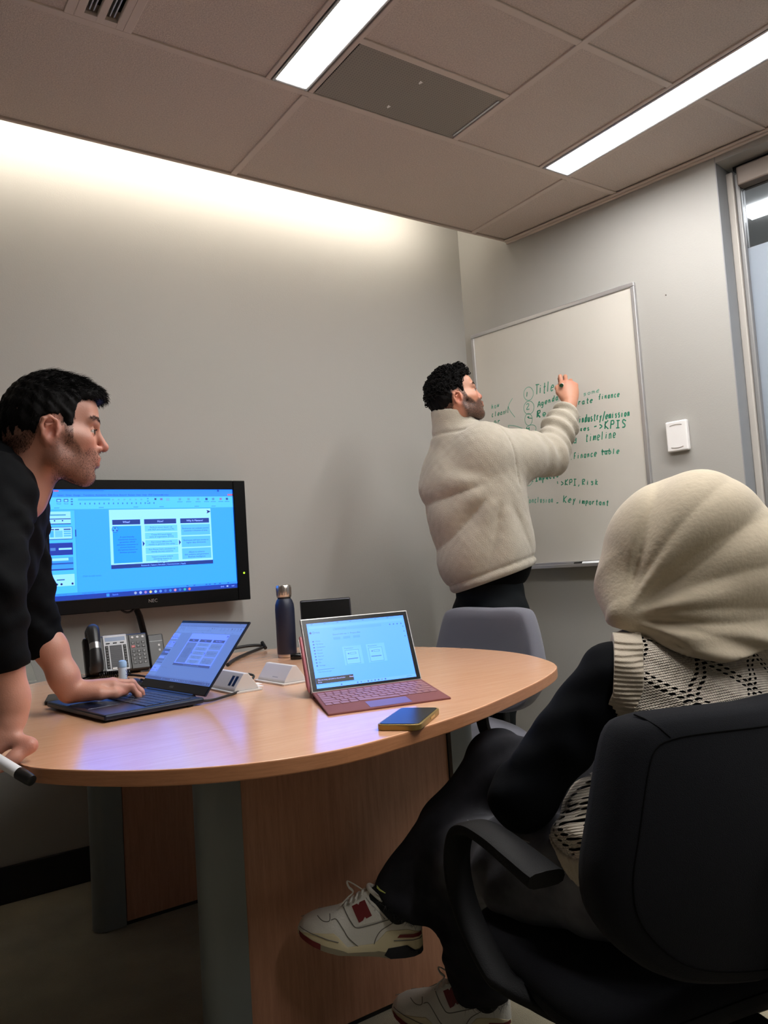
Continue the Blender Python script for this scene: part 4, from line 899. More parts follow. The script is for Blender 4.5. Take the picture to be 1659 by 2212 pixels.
feet = [(V3(-.02, 2.06, .90), V3(-.02, 2.04, .50), V3(-.10, 2.03, .09)), (V3(.0, 2.27, .90), V3(-.03, 2.30, .5), V3(-.16, 2.32, .09))]
for hp_, kn_, an_ in feet: TS.chain([hp_, kn_, an_], [.085, .055, .040], k=.04).cone(an_+V3(-.03, 0, -.05), an_+V3(.15, -.02, -.06), .034, .030, k=.03)
BV, BQ = TS.mesh(.008)
z_ = lambda v: np.zeros(len(v)); red = lambda v, c, r: .8*np.exp(-((np.linalg.norm(v-c, axis=1)/r)**2))
rR = np.clip(sum(red(RV, t[0], .018) for t in tR)+red(RV, V3(.259, 1.492, .757), .02), 0, 1); rL = np.clip(sum(red(LV, t[0], .016) for t in tL), 0, 1)
np_obj('body', [(hV, hQ, sk_a), (RV, RQ, sk_a), (LV, LQ, sk_a), (BV, BQ, sk_a)]+nails(tR+tL, m_nail), A,
       {'stubble': np.concatenate([hst, z_(RV), z_(LV), z_(BV), np.zeros(250)]), 'blush': np.concatenate([hbl, rR, rL, z_(BV), np.zeros(250)])})
# arm hair on the near forearm
HS = SDF().chain([pel+V3(0, 0, -.06), V3(.07, 2.06, 1.02), che+V3(-.03, .02, 0), nb_], [.155, .165, .165, .085], k=.06)
HS.chain([V3(.228, 1.65, 1.205), nb_+V3(-.03, 0, -.03), V3(.325, 1.985, 1.205)], [.085, .085, .078], k=.05)
HS.chain([V3(.228, 1.65, 1.205), V3(.203, 1.515, 1.032), V3(.226, 1.524, .885)], [.08, .058, .043], k=.015)
HS.chain([V3(.325, 1.985, 1.205), V3(.360, 2.01, 1.002), V3(.394, 1.992, .862)], [.068, .052, .038], k=.015)
HS.ell(V3(.215, 1.86, 1.300), (.085, .115, .055), k=.05)                                       # hood lying on the back
HS.chain([V3(.20, 1.77, 1.33), V3(.235, 1.70, 1.285), V3(.293, 1.70, 1.235)], [.036, .034, .028], k=.03).chain([V3(.215, 1.87, 1.33), V3(.28, 1.86, 1.29), V3(.325, 1.80, 1.235)], [.036, .034, .028], k=.03)
def foldA(P):
    x, y, z = P.T
    d = .0022*np.sin((z*1.0+x*1.2+y*.5)*62+np.sin(y*23)*1.2)*sst(.82, .95, z)+.0022*np.sin(z*95+x*40+np.sin(x*60+y*30))+.0015*np.sin((z-x*.8+y*.6)*140+np.sin(z*33)*2)
    return (d+.004)*(1-.8*sst(.93, .88, z))
def clipA(P):                                                                                # cuffs cut clean across the forearm
    a = (P-V3(.226, 1.524, .888))@nrm(V3(.226, 1.524, .885)-V3(.203, 1.515, 1.032)); na = np.linalg.norm(P-V3(.226, 1.524, .88), axis=1)
    b_ = (P-V3(.392, 1.992, .866))@nrm(V3(.394, 1.992, .862)-V3(.360, 2.01, 1.002)); nb2 = np.linalg.norm(P-V3(.394, 1.992, .86), axis=1)
    o = np.full(len(P), -1.); o = np.where(na < .09, np.maximum(o, a), o); return np.where(nb2 < .09, np.maximum(o, b_), o)
HV, HQ = HS.mesh(.006, disp=foldA, clip=clipA); hd_ = np_obj('hoodie', [(HV, HQ, m_hood)], A)
PS = SDF()
for hp_, kn_, an_ in feet: PS.chain([hp_, kn_, an_], [.10, .078, .07], k=.05)
PV, PQ = PS.ell(pel, (.14, .16, .12), k=.05).mesh(.010, disp=lambda P: .006*np.sin(P[:, 2]*40+P[:, 0]*20)); np_obj('trousers', [(PV, PQ, m_trou)], A)
for i, (_, _, an_) in enumerate(feet):
    V, Q = SDF().cone(an_+V3(-.035, 0, -.045), an_+V3(.15, -.02, -.055), .042, .036, k=.03).cone(an_, an_+V3(0, 0, -.04), .045, .045, k=.03).mesh(.007, clip=lambda P: -P[:, 2]); np_obj('shoe', [(V, Q, m_shoe)], A)
# marker in that hand
m_mw = mat('marker_white', 'e8eaee', .35); m_mb = mat('marker_black', '0a0a0b', .4)
def marker(name, a, b, r, label, capmat, capfrac=.36, group=None, cat='marker'):
    a, b = Vector(a), Vector(b); e = empty(name, a, label, cat, group); d = b-a
    c = a+d*(1-capfrac)
    MB().tube([a, a+d*.02, c], [r*.8, r, r], m_mw, 20).build('barrel', e)
    MB().tube([c, c+d*.01, a+d*.93, b-d*.01, b], [r*1.04, r*1.08, r*1.0, r*.92, r*.7], capmat, 20).build('cap', e); return e
marker('marker_pen', (.203, 1.489, .748), (.247, 1.408, .715), .0095, 'white marker with a black cap held over the near table edge', m_mb, .34)
# ================================================================ person writing on the whiteboard
sk_b = skin_mat('skin_tan', 'bb856c', .97, '140d0b', 'b0563f')
m_fle = mat('fleece_oatmeal', 'a9a192', .95, sheen=.25, bump=(260, .35, 5), var=(30, .05)); m_und = mat('shirt_black', '070708', .9, spec=.1)
B = empty('person', (2.10, 2.40, 0), 'person in an oatmeal fleece writing on the whiteboard', 'person'); WL[B.name] = Vector((2.10, 2.40, 0))
MB_ = hframe((1.985, 2.33, 1.654), (.845, -.535, 0), pitch=24, roll=0)
HLB = [(-.12, -.06), (-.06, -.050), (-.045, -.040), (-.030, -.01), (-.015, .020), (.012, .020), (.018, .0), (.0185, -.03), (.034, -.03), (.0345, .0), (.040, .026), (.050, .044), (.06, .052), (.08, .060), (.12, .066)]
capB = SDF().ell((-.010, 0, .038), (.103, .080, .087), k=.01).ell((.010, 0, .058), (.088, .066, .072), k=.02).ell((-.04, 0, .014), (.074, .076, .074), k=.02)
capB.chain([(.058, -.046, .080), (.074, -.020, .092), (.074, .010, .094), (.060, .044, .082)], [.013, .016, .016, .013], k=.02)
capB.cone((.026, -.068, .02), (.026, -.066, -.028), .006, .004, k=.008).cone((.026, .068, .02), (.026, .066, -.028), .006, .004, k=.008)
def combB(P, n):
    t = sst(.02, .06, P[:, 2])[:, None]; d0 = n*.6+(V3(-.2, 0, -.5))*(1-t); a = rng.normal(0, 1, P.shape)
    return d0, np.cross(n, a)*(.2+.8*t)+n*.2+V3(-.1, 0, -.5)*(1-t), .006+.010*t[:, 0]
bV, bQ, bst, bbl = person_head(B, MB_, sk_b, 1.02, .95, 1.0, HLB, capB, combB, 5000, 0, .0006, 0, 6000, curl=520)
eyes(B, MB_, (.9, .1, .1))
wr, el, sR, sL = V3(2.538, 2.239, 1.652), V3(2.351, 2.213, 1.422), V3(2.02, 2.225, 1.444), V3(2.065, 2.49, 1.42)
SB = SDF().chain([el, wr+(el-wr)*.3, wr], [.042, .033, .029], k=.02)
tB = hand(SB, wr+V3(.002, .004, .012), (.26, .20, .93), (-.66, -.74, .05), 1, [(8, 72, 40), (26, 80, 45), (44, 80, 45), (56, 75, 40)], [(.052, .042, -.012), (.083, .046, -.026), (.108, .034, -.040)], s=.98)
b2V, b2Q = SB.mesh(.0034)
nb_ = V3(1.998, 2.355, 1.534); hip = V3(2.137, 2.375, .87); eL, wL = V3(2.12, 2.51, 1.165), V3(2.20, 2.49, .975)
TB = SDF().chain([hip, V3(2.085, 2.36, 1.2), V3(2.04, 2.365, 1.40), nb_], [.10, .10, .10, .055], k=.05).chain([sR, nb_, sL], [.06, .06, .06], k=.04).chain([sR, el], [.052, .044]).chain([sL, eL, wL], [.052, .044, .03])
TB.chain([nb_+V3(0, 0, -.02), V3(1.99, 2.34, 1.60)], [.06, .056], k=.03); tb2 = hand(TB, wL, (.75, -.3, -.6), (.4, .3, .85), -1, [(20, 30, 20)]*4, [(.05, .045, -.012), (.08, .045, -.02), (.1, .035, -.025)], s=1.0)
feetB = [(V3(2.12, 2.295, .84), V3(2.07, 2.32, .48), V3(2.02, 2.35, .09)), (V3(2.13, 2.455, .84), V3(2.11, 2.50, .48), V3(2.06, 2.54, .09))]
for h_, k_, a_ in feetB: TB.chain([h_, k_, a_], [.078, .055, .042], k=.04).cone(a_+V3(-.03, 0, -.05), a_+V3(.15, -.01, -.06), .034, .03, k=.03)
b3V, b3Q = TB.mesh(.007)
rB = np.clip(sum(red(b2V, t[0], .018) for t in tB)+.6*red(b2V, wr+V3(.03, .02, .10), .03), 0, 1)
np_obj('body', [(bV, bQ, sk_b), (b2V, b2Q, sk_b), (b3V, b3Q, sk_b)]+nails(tB, m_nail), B, {'stubble': np.concatenate([bst, z_(b2V), z_(b3V), np.zeros(125)]), 'blush': np.concatenate([bbl, rB, z_(b3V), np.zeros(125)])})
FS = SDF().ell((2.044, 2.36, 1.39), (.150, .168, .150), k=.1).ell((2.076, 2.353, 1.24), (.172, .205, .20), k=.12).ell((2.108, 2.36, 1.04), (.188, .208, .20), k=.12)
FS.ell((2.056, 2.356, 1.32), (.158, .190, .14), k=.1)
FS.cone((2.005, 2.36, 1.50), (1.978, 2.35, 1.60), .088, .082, k=.03)                                        # collar
FS.chain([sR+V3(.0, .01, 0), nb_+V3(.01, 0, -.05), sL+V3(0, -.01, 0)], [.095, .085, .068], k=.05)
FS.chain([sR+V3(.01, 0, -.02), sR+(el-sR)*.55+V3(0, 0, -.012), el, wr+(el-wr)*.42, wr+(el-wr)*.10], [.108, .092, .076, .058, .048], k=.05)
FS.chain([sL, eL, wL], [.07, .065, .055], k=.05)
ARM = nrm(el-sR); FO = nrm(wr-el); cw = wr+(el-wr)*.115; RB = V3(.767, -.641, 0)
hemN = nrm(V3(-.0876, .082, .4036)); hemP = V3(2.031, 2.506, .885)
armpit = V3(2.085, 2.20, 1.31)
def foldB(P):
    q = P-armpit; u = q@RB; v = q[:, 2]; r_ = np.sqrt(u*u+v*v); th = np.arctan2(v, -u)
    body = sst(1.42, 1.30, P[:, 2]); d = .0085*(2*np.abs(np.sin(th*5.6+.7*np.sin(r_*7)+.5))-1.2)*sst(.05, .16, r_)*sst(.60, .3, r_)*body*sst(.5, .1, th)*sst(-2.2, -1.7, th)
    d += .0035*np.sin((u*.75+v*.5)*40+np.sin(v*9)*1.5)*body*sst(.02, -.14, u)
    a = (P-sR)@ARM; f = (P-el)@FO; onA = sst(.06, .16, a)*sst(1.30, 1.34, P[:, 2])
    d += .0085*np.sin(a*85+q[:, 2]*30)*sst(.17, .27, a)*sst(.10, .0, np.abs(f))*onA
    onF = sst(.02, .07, f)*(a > .2)
    d += .0075*np.sin(f*105+u*26)*onF+.003*np.sin(f*44+2)*onF
    d -= .006*np.exp(-(((f-.225)/.008)**2))*onF                                                              # cuff stitch line
    seam = np.abs((P-sR)@nrm(ARM+V3(-.1, .0, .35))-.045); d -= .005*np.exp(-(seam/.0035)**2)*(P[:, 2] > 1.29)
    yk = np.abs(P[:, 2]-(1.325+.10*(P@RB-(sR@RB)))); d -= .0012*np.exp(-(yk/.002)**2)*(a < .04)*(P[:, 0] < 2.08)
    d -= .0055*np.exp(-((P[:, 2]-1.515)/.006)**2)*(np.linalg.norm(P-V3(2.0, 2.355, 1.52), axis=1) < .13)
    hd = (P-hemP)@hemN; d += .006*np.exp(-((hd-.012)/.012)**2)-.006*np.exp(-((hd-.035)/.006)**2)*(P[:, 2] < 1.2)
    return d+.0012*np.sin(P[:, 0]*130)*np.sin(P[:, 1]*120)*np.sin(P[:, 2]*125)
def clipB(P):
    c = (P-cw)@FO; nearw = np.linalg.norm(P-wr, axis=1) < .11; hd = -((P-hemP)@hemN); top = (P-V3(1.99, 2.355, 1.598))@nrm(V3(.16, -.04, 1)); nr = np.linalg.norm(P-V3(1.985, 2.35, 1.60), axis=1) < .115
    o = np.where((P[:, 2] < 1.25), hd, -1.); o = np.where(nearw, np.maximum(o, c), o); return np.where(nr, np.maximum(o, top), o)
fV, fQ = FS.mesh(.0055, disp=foldB, clip=clipB); np_obj('fleece_pullover', [(fV, fQ, m_fle)], B)
US = SDF().ell((2.13, 2.36, 1.02), (.160, .175, .16), k=.05); hem2 = nrm(V3(-.05, .03, .40))
uV, uQ = US.mesh(.007, clip=lambda P: -((P-V3(2.15, 2.36, .905))@hem2)); np_obj('undershirt', [(uV, uQ, m_und)], B)
PB = SDF().ell((2.125, 2.372, .90), (.125, .150, .14), k=.05)
for h_, k_, a_ in feetB: PB.chain([h_+V3(0, 0, -.03), k_, a_+V3(0, 0, .0)], [.105, .085, .075], k=.015)
pV, pQ = PB.mesh(.008, disp=lambda P: .002*np.sin(P[:, 2]*52+P[:, 0]*60+np.sin(P[:, 1]*25))); np_obj('trousers', [(pV, pQ, mat('trousers_charcoal', '101417', .8, spec=.15, bump=(500, .1)))], B)
for _, _, a_ in feetB:
    V, Q = SDF().cone(a_+V3(-.035, 0, -.045), a_+V3(.15, -.01, -.055), .042, .036, k=.03).cone(a_, a_+V3(0, 0, -.04), .045, .045, k=.03).mesh(.007, clip=lambda P: -P[:, 2]); np_obj('shoe', [(V, Q, m_shoe)], B)
m_mg = mat('marker_green', '0c3a22', .4)
e = marker('marker_pen', (2.5195, 2.2625, 1.7343), (2.681, 2.369, 1.790), .0075, 'white marker with a green end in the raised writing hand', m_mw, .3)
MB().tube([(2.5155, 2.260, 1.7329), (2.5235, 2.2652, 1.7357)], [.0078, .0082], m_mg, 18).build('end_plug', e)
# ================================================================ whiteboard, wall fittings
def onW(s, z, t=0): return tuple(MW @ Vector((s, -t, z)))
wb = empty('whiteboard', onW(.49, 1.55), 'whiteboard with green handwriting in an aluminium frame', 'whiteboard')
b0, b1, bz0, bz1 = .048, .934, .972, 2.132
MB().box((b0+.006, -.012, bz0+.004), (b1-.006, -.001, bz1-.006), mat('whiteboard_enamel', 'c9c5bd', .22, var=(3, .03)), M=MW).build('writing_surface', wb)
for lo, hi in (((b0, bz1-.018), (b1, bz1)), ((b0, bz0), (b0+.018, bz1-.018)), ((b1-.018, bz0), (b1, bz1-.018)), ((b0+.018, bz0), (b1-.018, bz0+.016))):
    MB().box((lo[0], -.018, lo[1]), (hi[0], 0, hi[1]), m_alu, .003, 2, M=MW).build('frame_rail', wb)
MB().box((b0+.03, -.066, bz0-.010), (b1-.03, -.018, bz0-.006), m_alu, .001, 1, M=MW).box((b0+.03, -.069, bz0-.010), (b1-.03, -.066, bz0+.004), m_alu, .001, 1, M=MW).box((b0+.03, -.02, bz0-.010), (b1-.03, -.016, bz0+.012), m_alu, M=MW).build('pen_tray', wb)
a_, b_ = onW(.690, bz0+.003, .045), onW(.560, bz0+.003, .048)
marker('marker_pen', a_, b_, .0085, 'white marker with a black cap lying in the whiteboard tray', m_mb, .33)
ssw = empty('wall_sensor', onW(1.062, 1.46, .01), 'white square sensor box on the wall beside the whiteboard', 'sensor')
MB().box((1.018, -.024, 1.400), (1.106, 0, 1.522), m_white, .006, 3, M=MW).build('sensor_case', ssw)
for zz, sg in ((1.508, 1), (1.414, -1)):
    MB().tube([tuple(MW @ Vector((s, -.0245, zz-sg*.004*(2*(s-1.062)/.05)**2))) for s in np.linspace(1.037, 1.087, 9)], .0016, mat('sensor_groove', 'b4b0ac', .5), 6).build('curved_slot', ssw)
tag(MB().lathe([(.003, 0), (.003, .002), (.001, .003)], mat('old_screw', '5c554e', .5), 10, MW @ T((1.060, 0, 2.04)) @ Matrix.Rotation(radians(90), 4, 'X')).build('wall_screw'), 'tiny dark screw in the wall right of the whiteboard', 'screw')
# --- handwriting: single-stroke letters, drawn as thin flat ink ribbons on the board
ink = mat('green_marker_ink', '2f8a6c', .5); ink2 = mat('green_marker_ink_faint', '6aa790', .5)
G_ = {'T': '0,1 .9,1|.45,1 .4,0', 'i': '.3,.6 .25,0|.32,.8 .33,.84', 't': '.35,.95 .3,.05 .5,0|.1,.62 .6,.66', 'l': '.3,1 .25,.0', 'e': '.1,.3 .6,.36 .5,.6 .25,.58 .08,.3 .2,.02 .55,.1', 'A': '0,0 .4,1 .75,0|.12,.35 .65,.38',
 'p': '.15,.6 .1,-.4|.13,.5 .4,.62 .55,.4 .4,.1 .12,.1', 'o': '.35,.6 .1,.4 .15,.05 .45,0 .6,.3 .35,.6', 'r': '.15,.6 .12,0|.13,.4 .3,.6 .5,.58', 'd': '.5,.5 .25,.6 .08,.3 .2,.02 .48,.15|.55,1 .5,0', 'a': '.5,.5 .25,.6 .08,.3 .2,.02 .48,.2|.53,.6 .5,.05 .6,0', 'n': '.12,.6 .1,0|.1,.4 .35,.6 .48,.45 .5,0',
 'f': '.6,.95 .4,.95 .32,.6 .28,0|.1,.55 .5,.6', 'h': '.15,1 .1,0|.1,.4 .35,.6 .48,.45 .5,0', 'c': '.5,.52 .25,.6 .08,.3 .2,.02 .52,.1', 's': '.5,.58 .2,.55 .2,.36 .48,.26 .4,.02 .1,.06', 'u': '.1,.6 .15,.1 .4,.05 .5,.6|.5,.6 .53,0', 'y': '.1,.6 .3,.15|.55,.6 .3,.1 .1,-.35', 'm': '.08,.6 .06,0|.06,.4 .22,.6 .32,.4 .32,0|.32,.4 .5,.6 .6,.4 .6,0',
 'F': '.1,1 .08,0|.1,1 .6,.98|.1,.5 .45,.52', 'K': '.1,1 .08,0|.6,1 .1,.45 .65,0', 'P': '.1,1 .08,0|.1,.98 .55,.95 .55,.6 .1,.5', 'I': '.05,1 .6,1|.32,1 .3,0|.02,0 .6,0', 'S': '.6,.9 .3,1 .1,.75 .5,.45 .45,.08 .05,.05', 'R': '.1,1 .08,0|.1,.98 .55,.95 .5,.6 .1,.5 .6,0', 'b': '.15,1 .1,.05|.1,.4 .35,.6 .55,.3 .35,0 .1,.08', 'k': '.15,1 .1,0|.5,.6 .12,.3 .55,0', 'x': '.1,.6 .5,0|.5,.6 .1,0', 'C': '.6,.9 .3,1 .08,.5 .25,.03 .62,.1',
 '/': '.6,1.15 .1,-.25', '-': '.05,.35 .5,.37', '>': '.1,.65 .5,.35 .1,.05', ',': '.3,.1 .2,-.2', '.': '.2,.05 .24,.02', 'v': '.1,.6 .3,0 .5,.6', 'N': '.08,0 .12,1 .55,0 .6,1', 'q': '.5,.5 .25,.6 .08,.3 .2,.02 .48,.2|.53,.6 .48,-.4', '1': '.3,.95 .28,.05', '2': '.1,.8 .35,.95 .5,.7 .1,.05 .55,.08', '4': '.2,.9 .15,.45 .5,.45|.5,.9 .48,0', '7': '.1,.9 .5,.9 .25,0', '(': '.5,1.1 .15,.5 .45,-.15', ')': '.1,1.1 .5,.5 .15,-.15', 'w': '.08,.6 .2,0 .32,.45 .45,0 .6,.6', 'E': '.55,1 .1,.98 .08,0 .55,.02|.1,.5 .45,.52', 'g': '.5,.5 .25,.6 .08,.3 .25,.1 .5,.3|.55,.6 .45,-.3 .15,-.3'}
class Ink:
    def __init__(s, mt): s.v = []; s.f = []; s.mt = mt
    def line(s, P, wd=.0045):
        P = spline(P, 4) if len(P) > 2 else [tuple(map(float, P[0])), tuple(map(float, P[1]))]
        for i in range(len(P)):
            a = Vector(P[max(i-1, 0)]); b = Vector(P[min(i+1, len(P)-1)]); t = (b-a); t = t.normalized() if t.length > 1e-9 else Vector((1, 0)); n = Vector((-t.y, t.x))*wd/2
            for q in (Vector(P[i])+n, Vector(P[i])-n): s.v.append(onW(q.x, q.y, .0125))
            if i: k = len(s.v); s.f.append((k-4, k-3, k-1, k-2))
    def word(s, txt, s0, z0, s1, z1, h, wd=.0045):
        n = len(txt); dx = (s1-s0)/n; r2 = random.Random(txt)
        for i, ch in enumerate(txt):
            if ch == ' ': continue
            for st in G_[ch].split('|'):
                P = []
                for pt in st.split():
                    u, v = map(float, pt.split(',')); P.append((s0+(i+u*1.05+.06*r2.uniform(-1, 1))*dx+v*h*.14, z0+(z1-z0)*(i+u)/n+v*h+r2.uniform(-.06, .06)*h))
                s.line(P, wd)
    def ring(s, c, z, a, b, wd=.003): s.line([(c+a*cos(q), z+b*sin(q)) for q in np.linspace(.6, 2*pi+.9, 14)], wd)
    def build(s): MB().add(s.v, s.f, s.mt).build('handwriting', wb)
k = Ink(ink2); k.ring(0.364, 1.775, 0.027, 0.031); k.build()
k = Ink(ink); k.word('1', 0.346, 1.762, 0.371, 1.759, 0.026, 0.0045); k.build()
k = Ink(ink); k.word('Title', 0.4, 1.763, 0.507, 1.762, 0.044, 0.0045); k.build()
k = Ink(ink2); k.ring(0.36, 1.71, 0.029, 0.031); k.build()
k = Ink(ink2); k.word('2', 0.34, 1.704, 0.377, 1.7, 0.028, 0.0045); k.build()
k = Ink(ink); k.word('Agenda', 0.408, 1.703, 0.527, 1.717, 0.025, 0.0045); k.build()
k = Ink(ink); k.word('Corporate', 0.524, 1.678, 0.7, 1.669, 0.023, 0.0045); k.build()
k = Ink(ink); k.word('finance', 0.723, 1.676, 0.828, 1.669, 0.023, 0.0045); k.build()
k = Ink(ink2); k.word('some', 0.651, 1.706, 0.736, 1.708, 0.019, 0.003); k.build()
k = Ink(ink2); k.ring(0.353, 1.656, 0.021, 0.028); k.build()
k = Ink(ink); k.line([(0.346, 1.667), (0.357, 1.668), (0.352, 1.663), (0.373, 1.658)], 0.004); k.build()
k = Ink(ink); k.word('Recap', 0.401, 1.657, 0.542, 1.645, 0.03, 0.0045); k.build()
k = Ink(ink); k.word('R', 0.398, 1.655, 0.429, 1.654, 0.032, 0.0045); k.build()
k = Ink(ink); k.word('industry/emission', 0.618, 1.593, 0.866, 1.579, 0.031, 0.0055); k.build()
k = Ink(ink2); k.ring(0.363, 1.609, 0.028, 0.019); k.build()
k = Ink(ink); k.word('4', 0.331, 1.605, 0.368, 1.601, 0.021, 0.0045); k.build()
k = Ink(ink); k.word('Ap', 0.416, 1.603, 0.479, 1.601, 0.034, 0.0045); k.build()
k = Ink(ink); k.word('boxes', 0.586, 1.559, 0.672, 1.551, 0.02, 0.0045); k.build()
k = Ink(ink); k.word('->KPIS', 0.687, 1.552, 0.848, 1.532, 0.033, 0.0055); k.build()
k = Ink(ink); k.word('ed', 0.558, 1.508, 0.604, 1.505, 0.025, 0.0045); k.build()
k = Ink(ink); k.word('timeline', 0.643, 1.506, 0.794, 1.499, 0.033, 0.0045); k.build()
k = Ink(ink); k.word('Attached', 0.376, 1.445, 0.549, 1.439, 0.023, 0.0045); k.build()
k = Ink(ink); k.word('led.Finance', 0.509, 1.44, 0.696, 1.434, 0.027, 0.0045); k.build()
k = Ink(ink); k.word('table', 0.713, 1.438, 0.804, 1.429, 0.023, 0.0045); k.build()
k = Ink(ink); k.line([(0.717, 1.449), (0.755, 1.449)], 0.005); k.build()
k = Ink(ink2); k.ring(0.323, 1.381, 0.027, 0.033); k.build()
k = Ink(ink); k.word('7', 0.309, 1.369, 0.34, 1.367, 0.033, 0.0045); k.build()
k = Ink(ink); k.word('.Impacts', 0.346, 1.364, 0.497, 1.369, 0.035, 0.0055); k.build()
k = Ink(ink); k.line([(0.483, 1.35), (0.484, 1.338)], 0.004); k.build()
k = Ink(ink); k.word('>KPI,Risk', 0.499, 1.33, 0.694, 1.309, 0.025, 0.0045); k.build()
k = Ink(ink2); k.line([(0.286, 1.343), (0.305, 1.322), (0.294, 1.299)], 0.003); k.build()
k = Ink(ink2); k.word('Conclusion', 0.305, 1.27, 0.455, 1.257, 0.026, 0.0045); k.build()
k = Ink(ink); k.word('-', 0.467, 1.246, 0.488, 1.247, 0.019, 0.0045); k.build()
k = Ink(ink); k.word('Key', 0.505, 1.25, 0.577, 1.243, 0.031, 0.0045); k.build()
k = Ink(ink); k.word('important', 0.584, 1.239, 0.734, 1.215, 0.022, 0.0045); k.build()
k = Ink(ink2); k.word('how', 0.141, 1.744, 0.194, 1.749, 0.022, 0.0035); k.build()
k = Ink(ink); k.word('clean', 0.139, 1.705, 0.226, 1.706, 0.024, 0.0035); k.build()
k = Ink(ink); k.word('it', 0.223, 1.709, 0.245, 1.712, 0.028, 0.0035); k.build()
k = Ink(ink2); k.line([(0.271, 1.772), (0.244, 1.734), (0.277, 1.68)], 0.003); k.build()
k = Ink(ink); k.word('or', 0.15, 1.673, 0.195, 1.669, 0.019, 0.0035); k.build()
k = Ink(ink2); k.line([(0.315, 1.62), (0.273, 1.639), (0.236, 1.648), (0.238, 1.638)], 0.003); k.build()
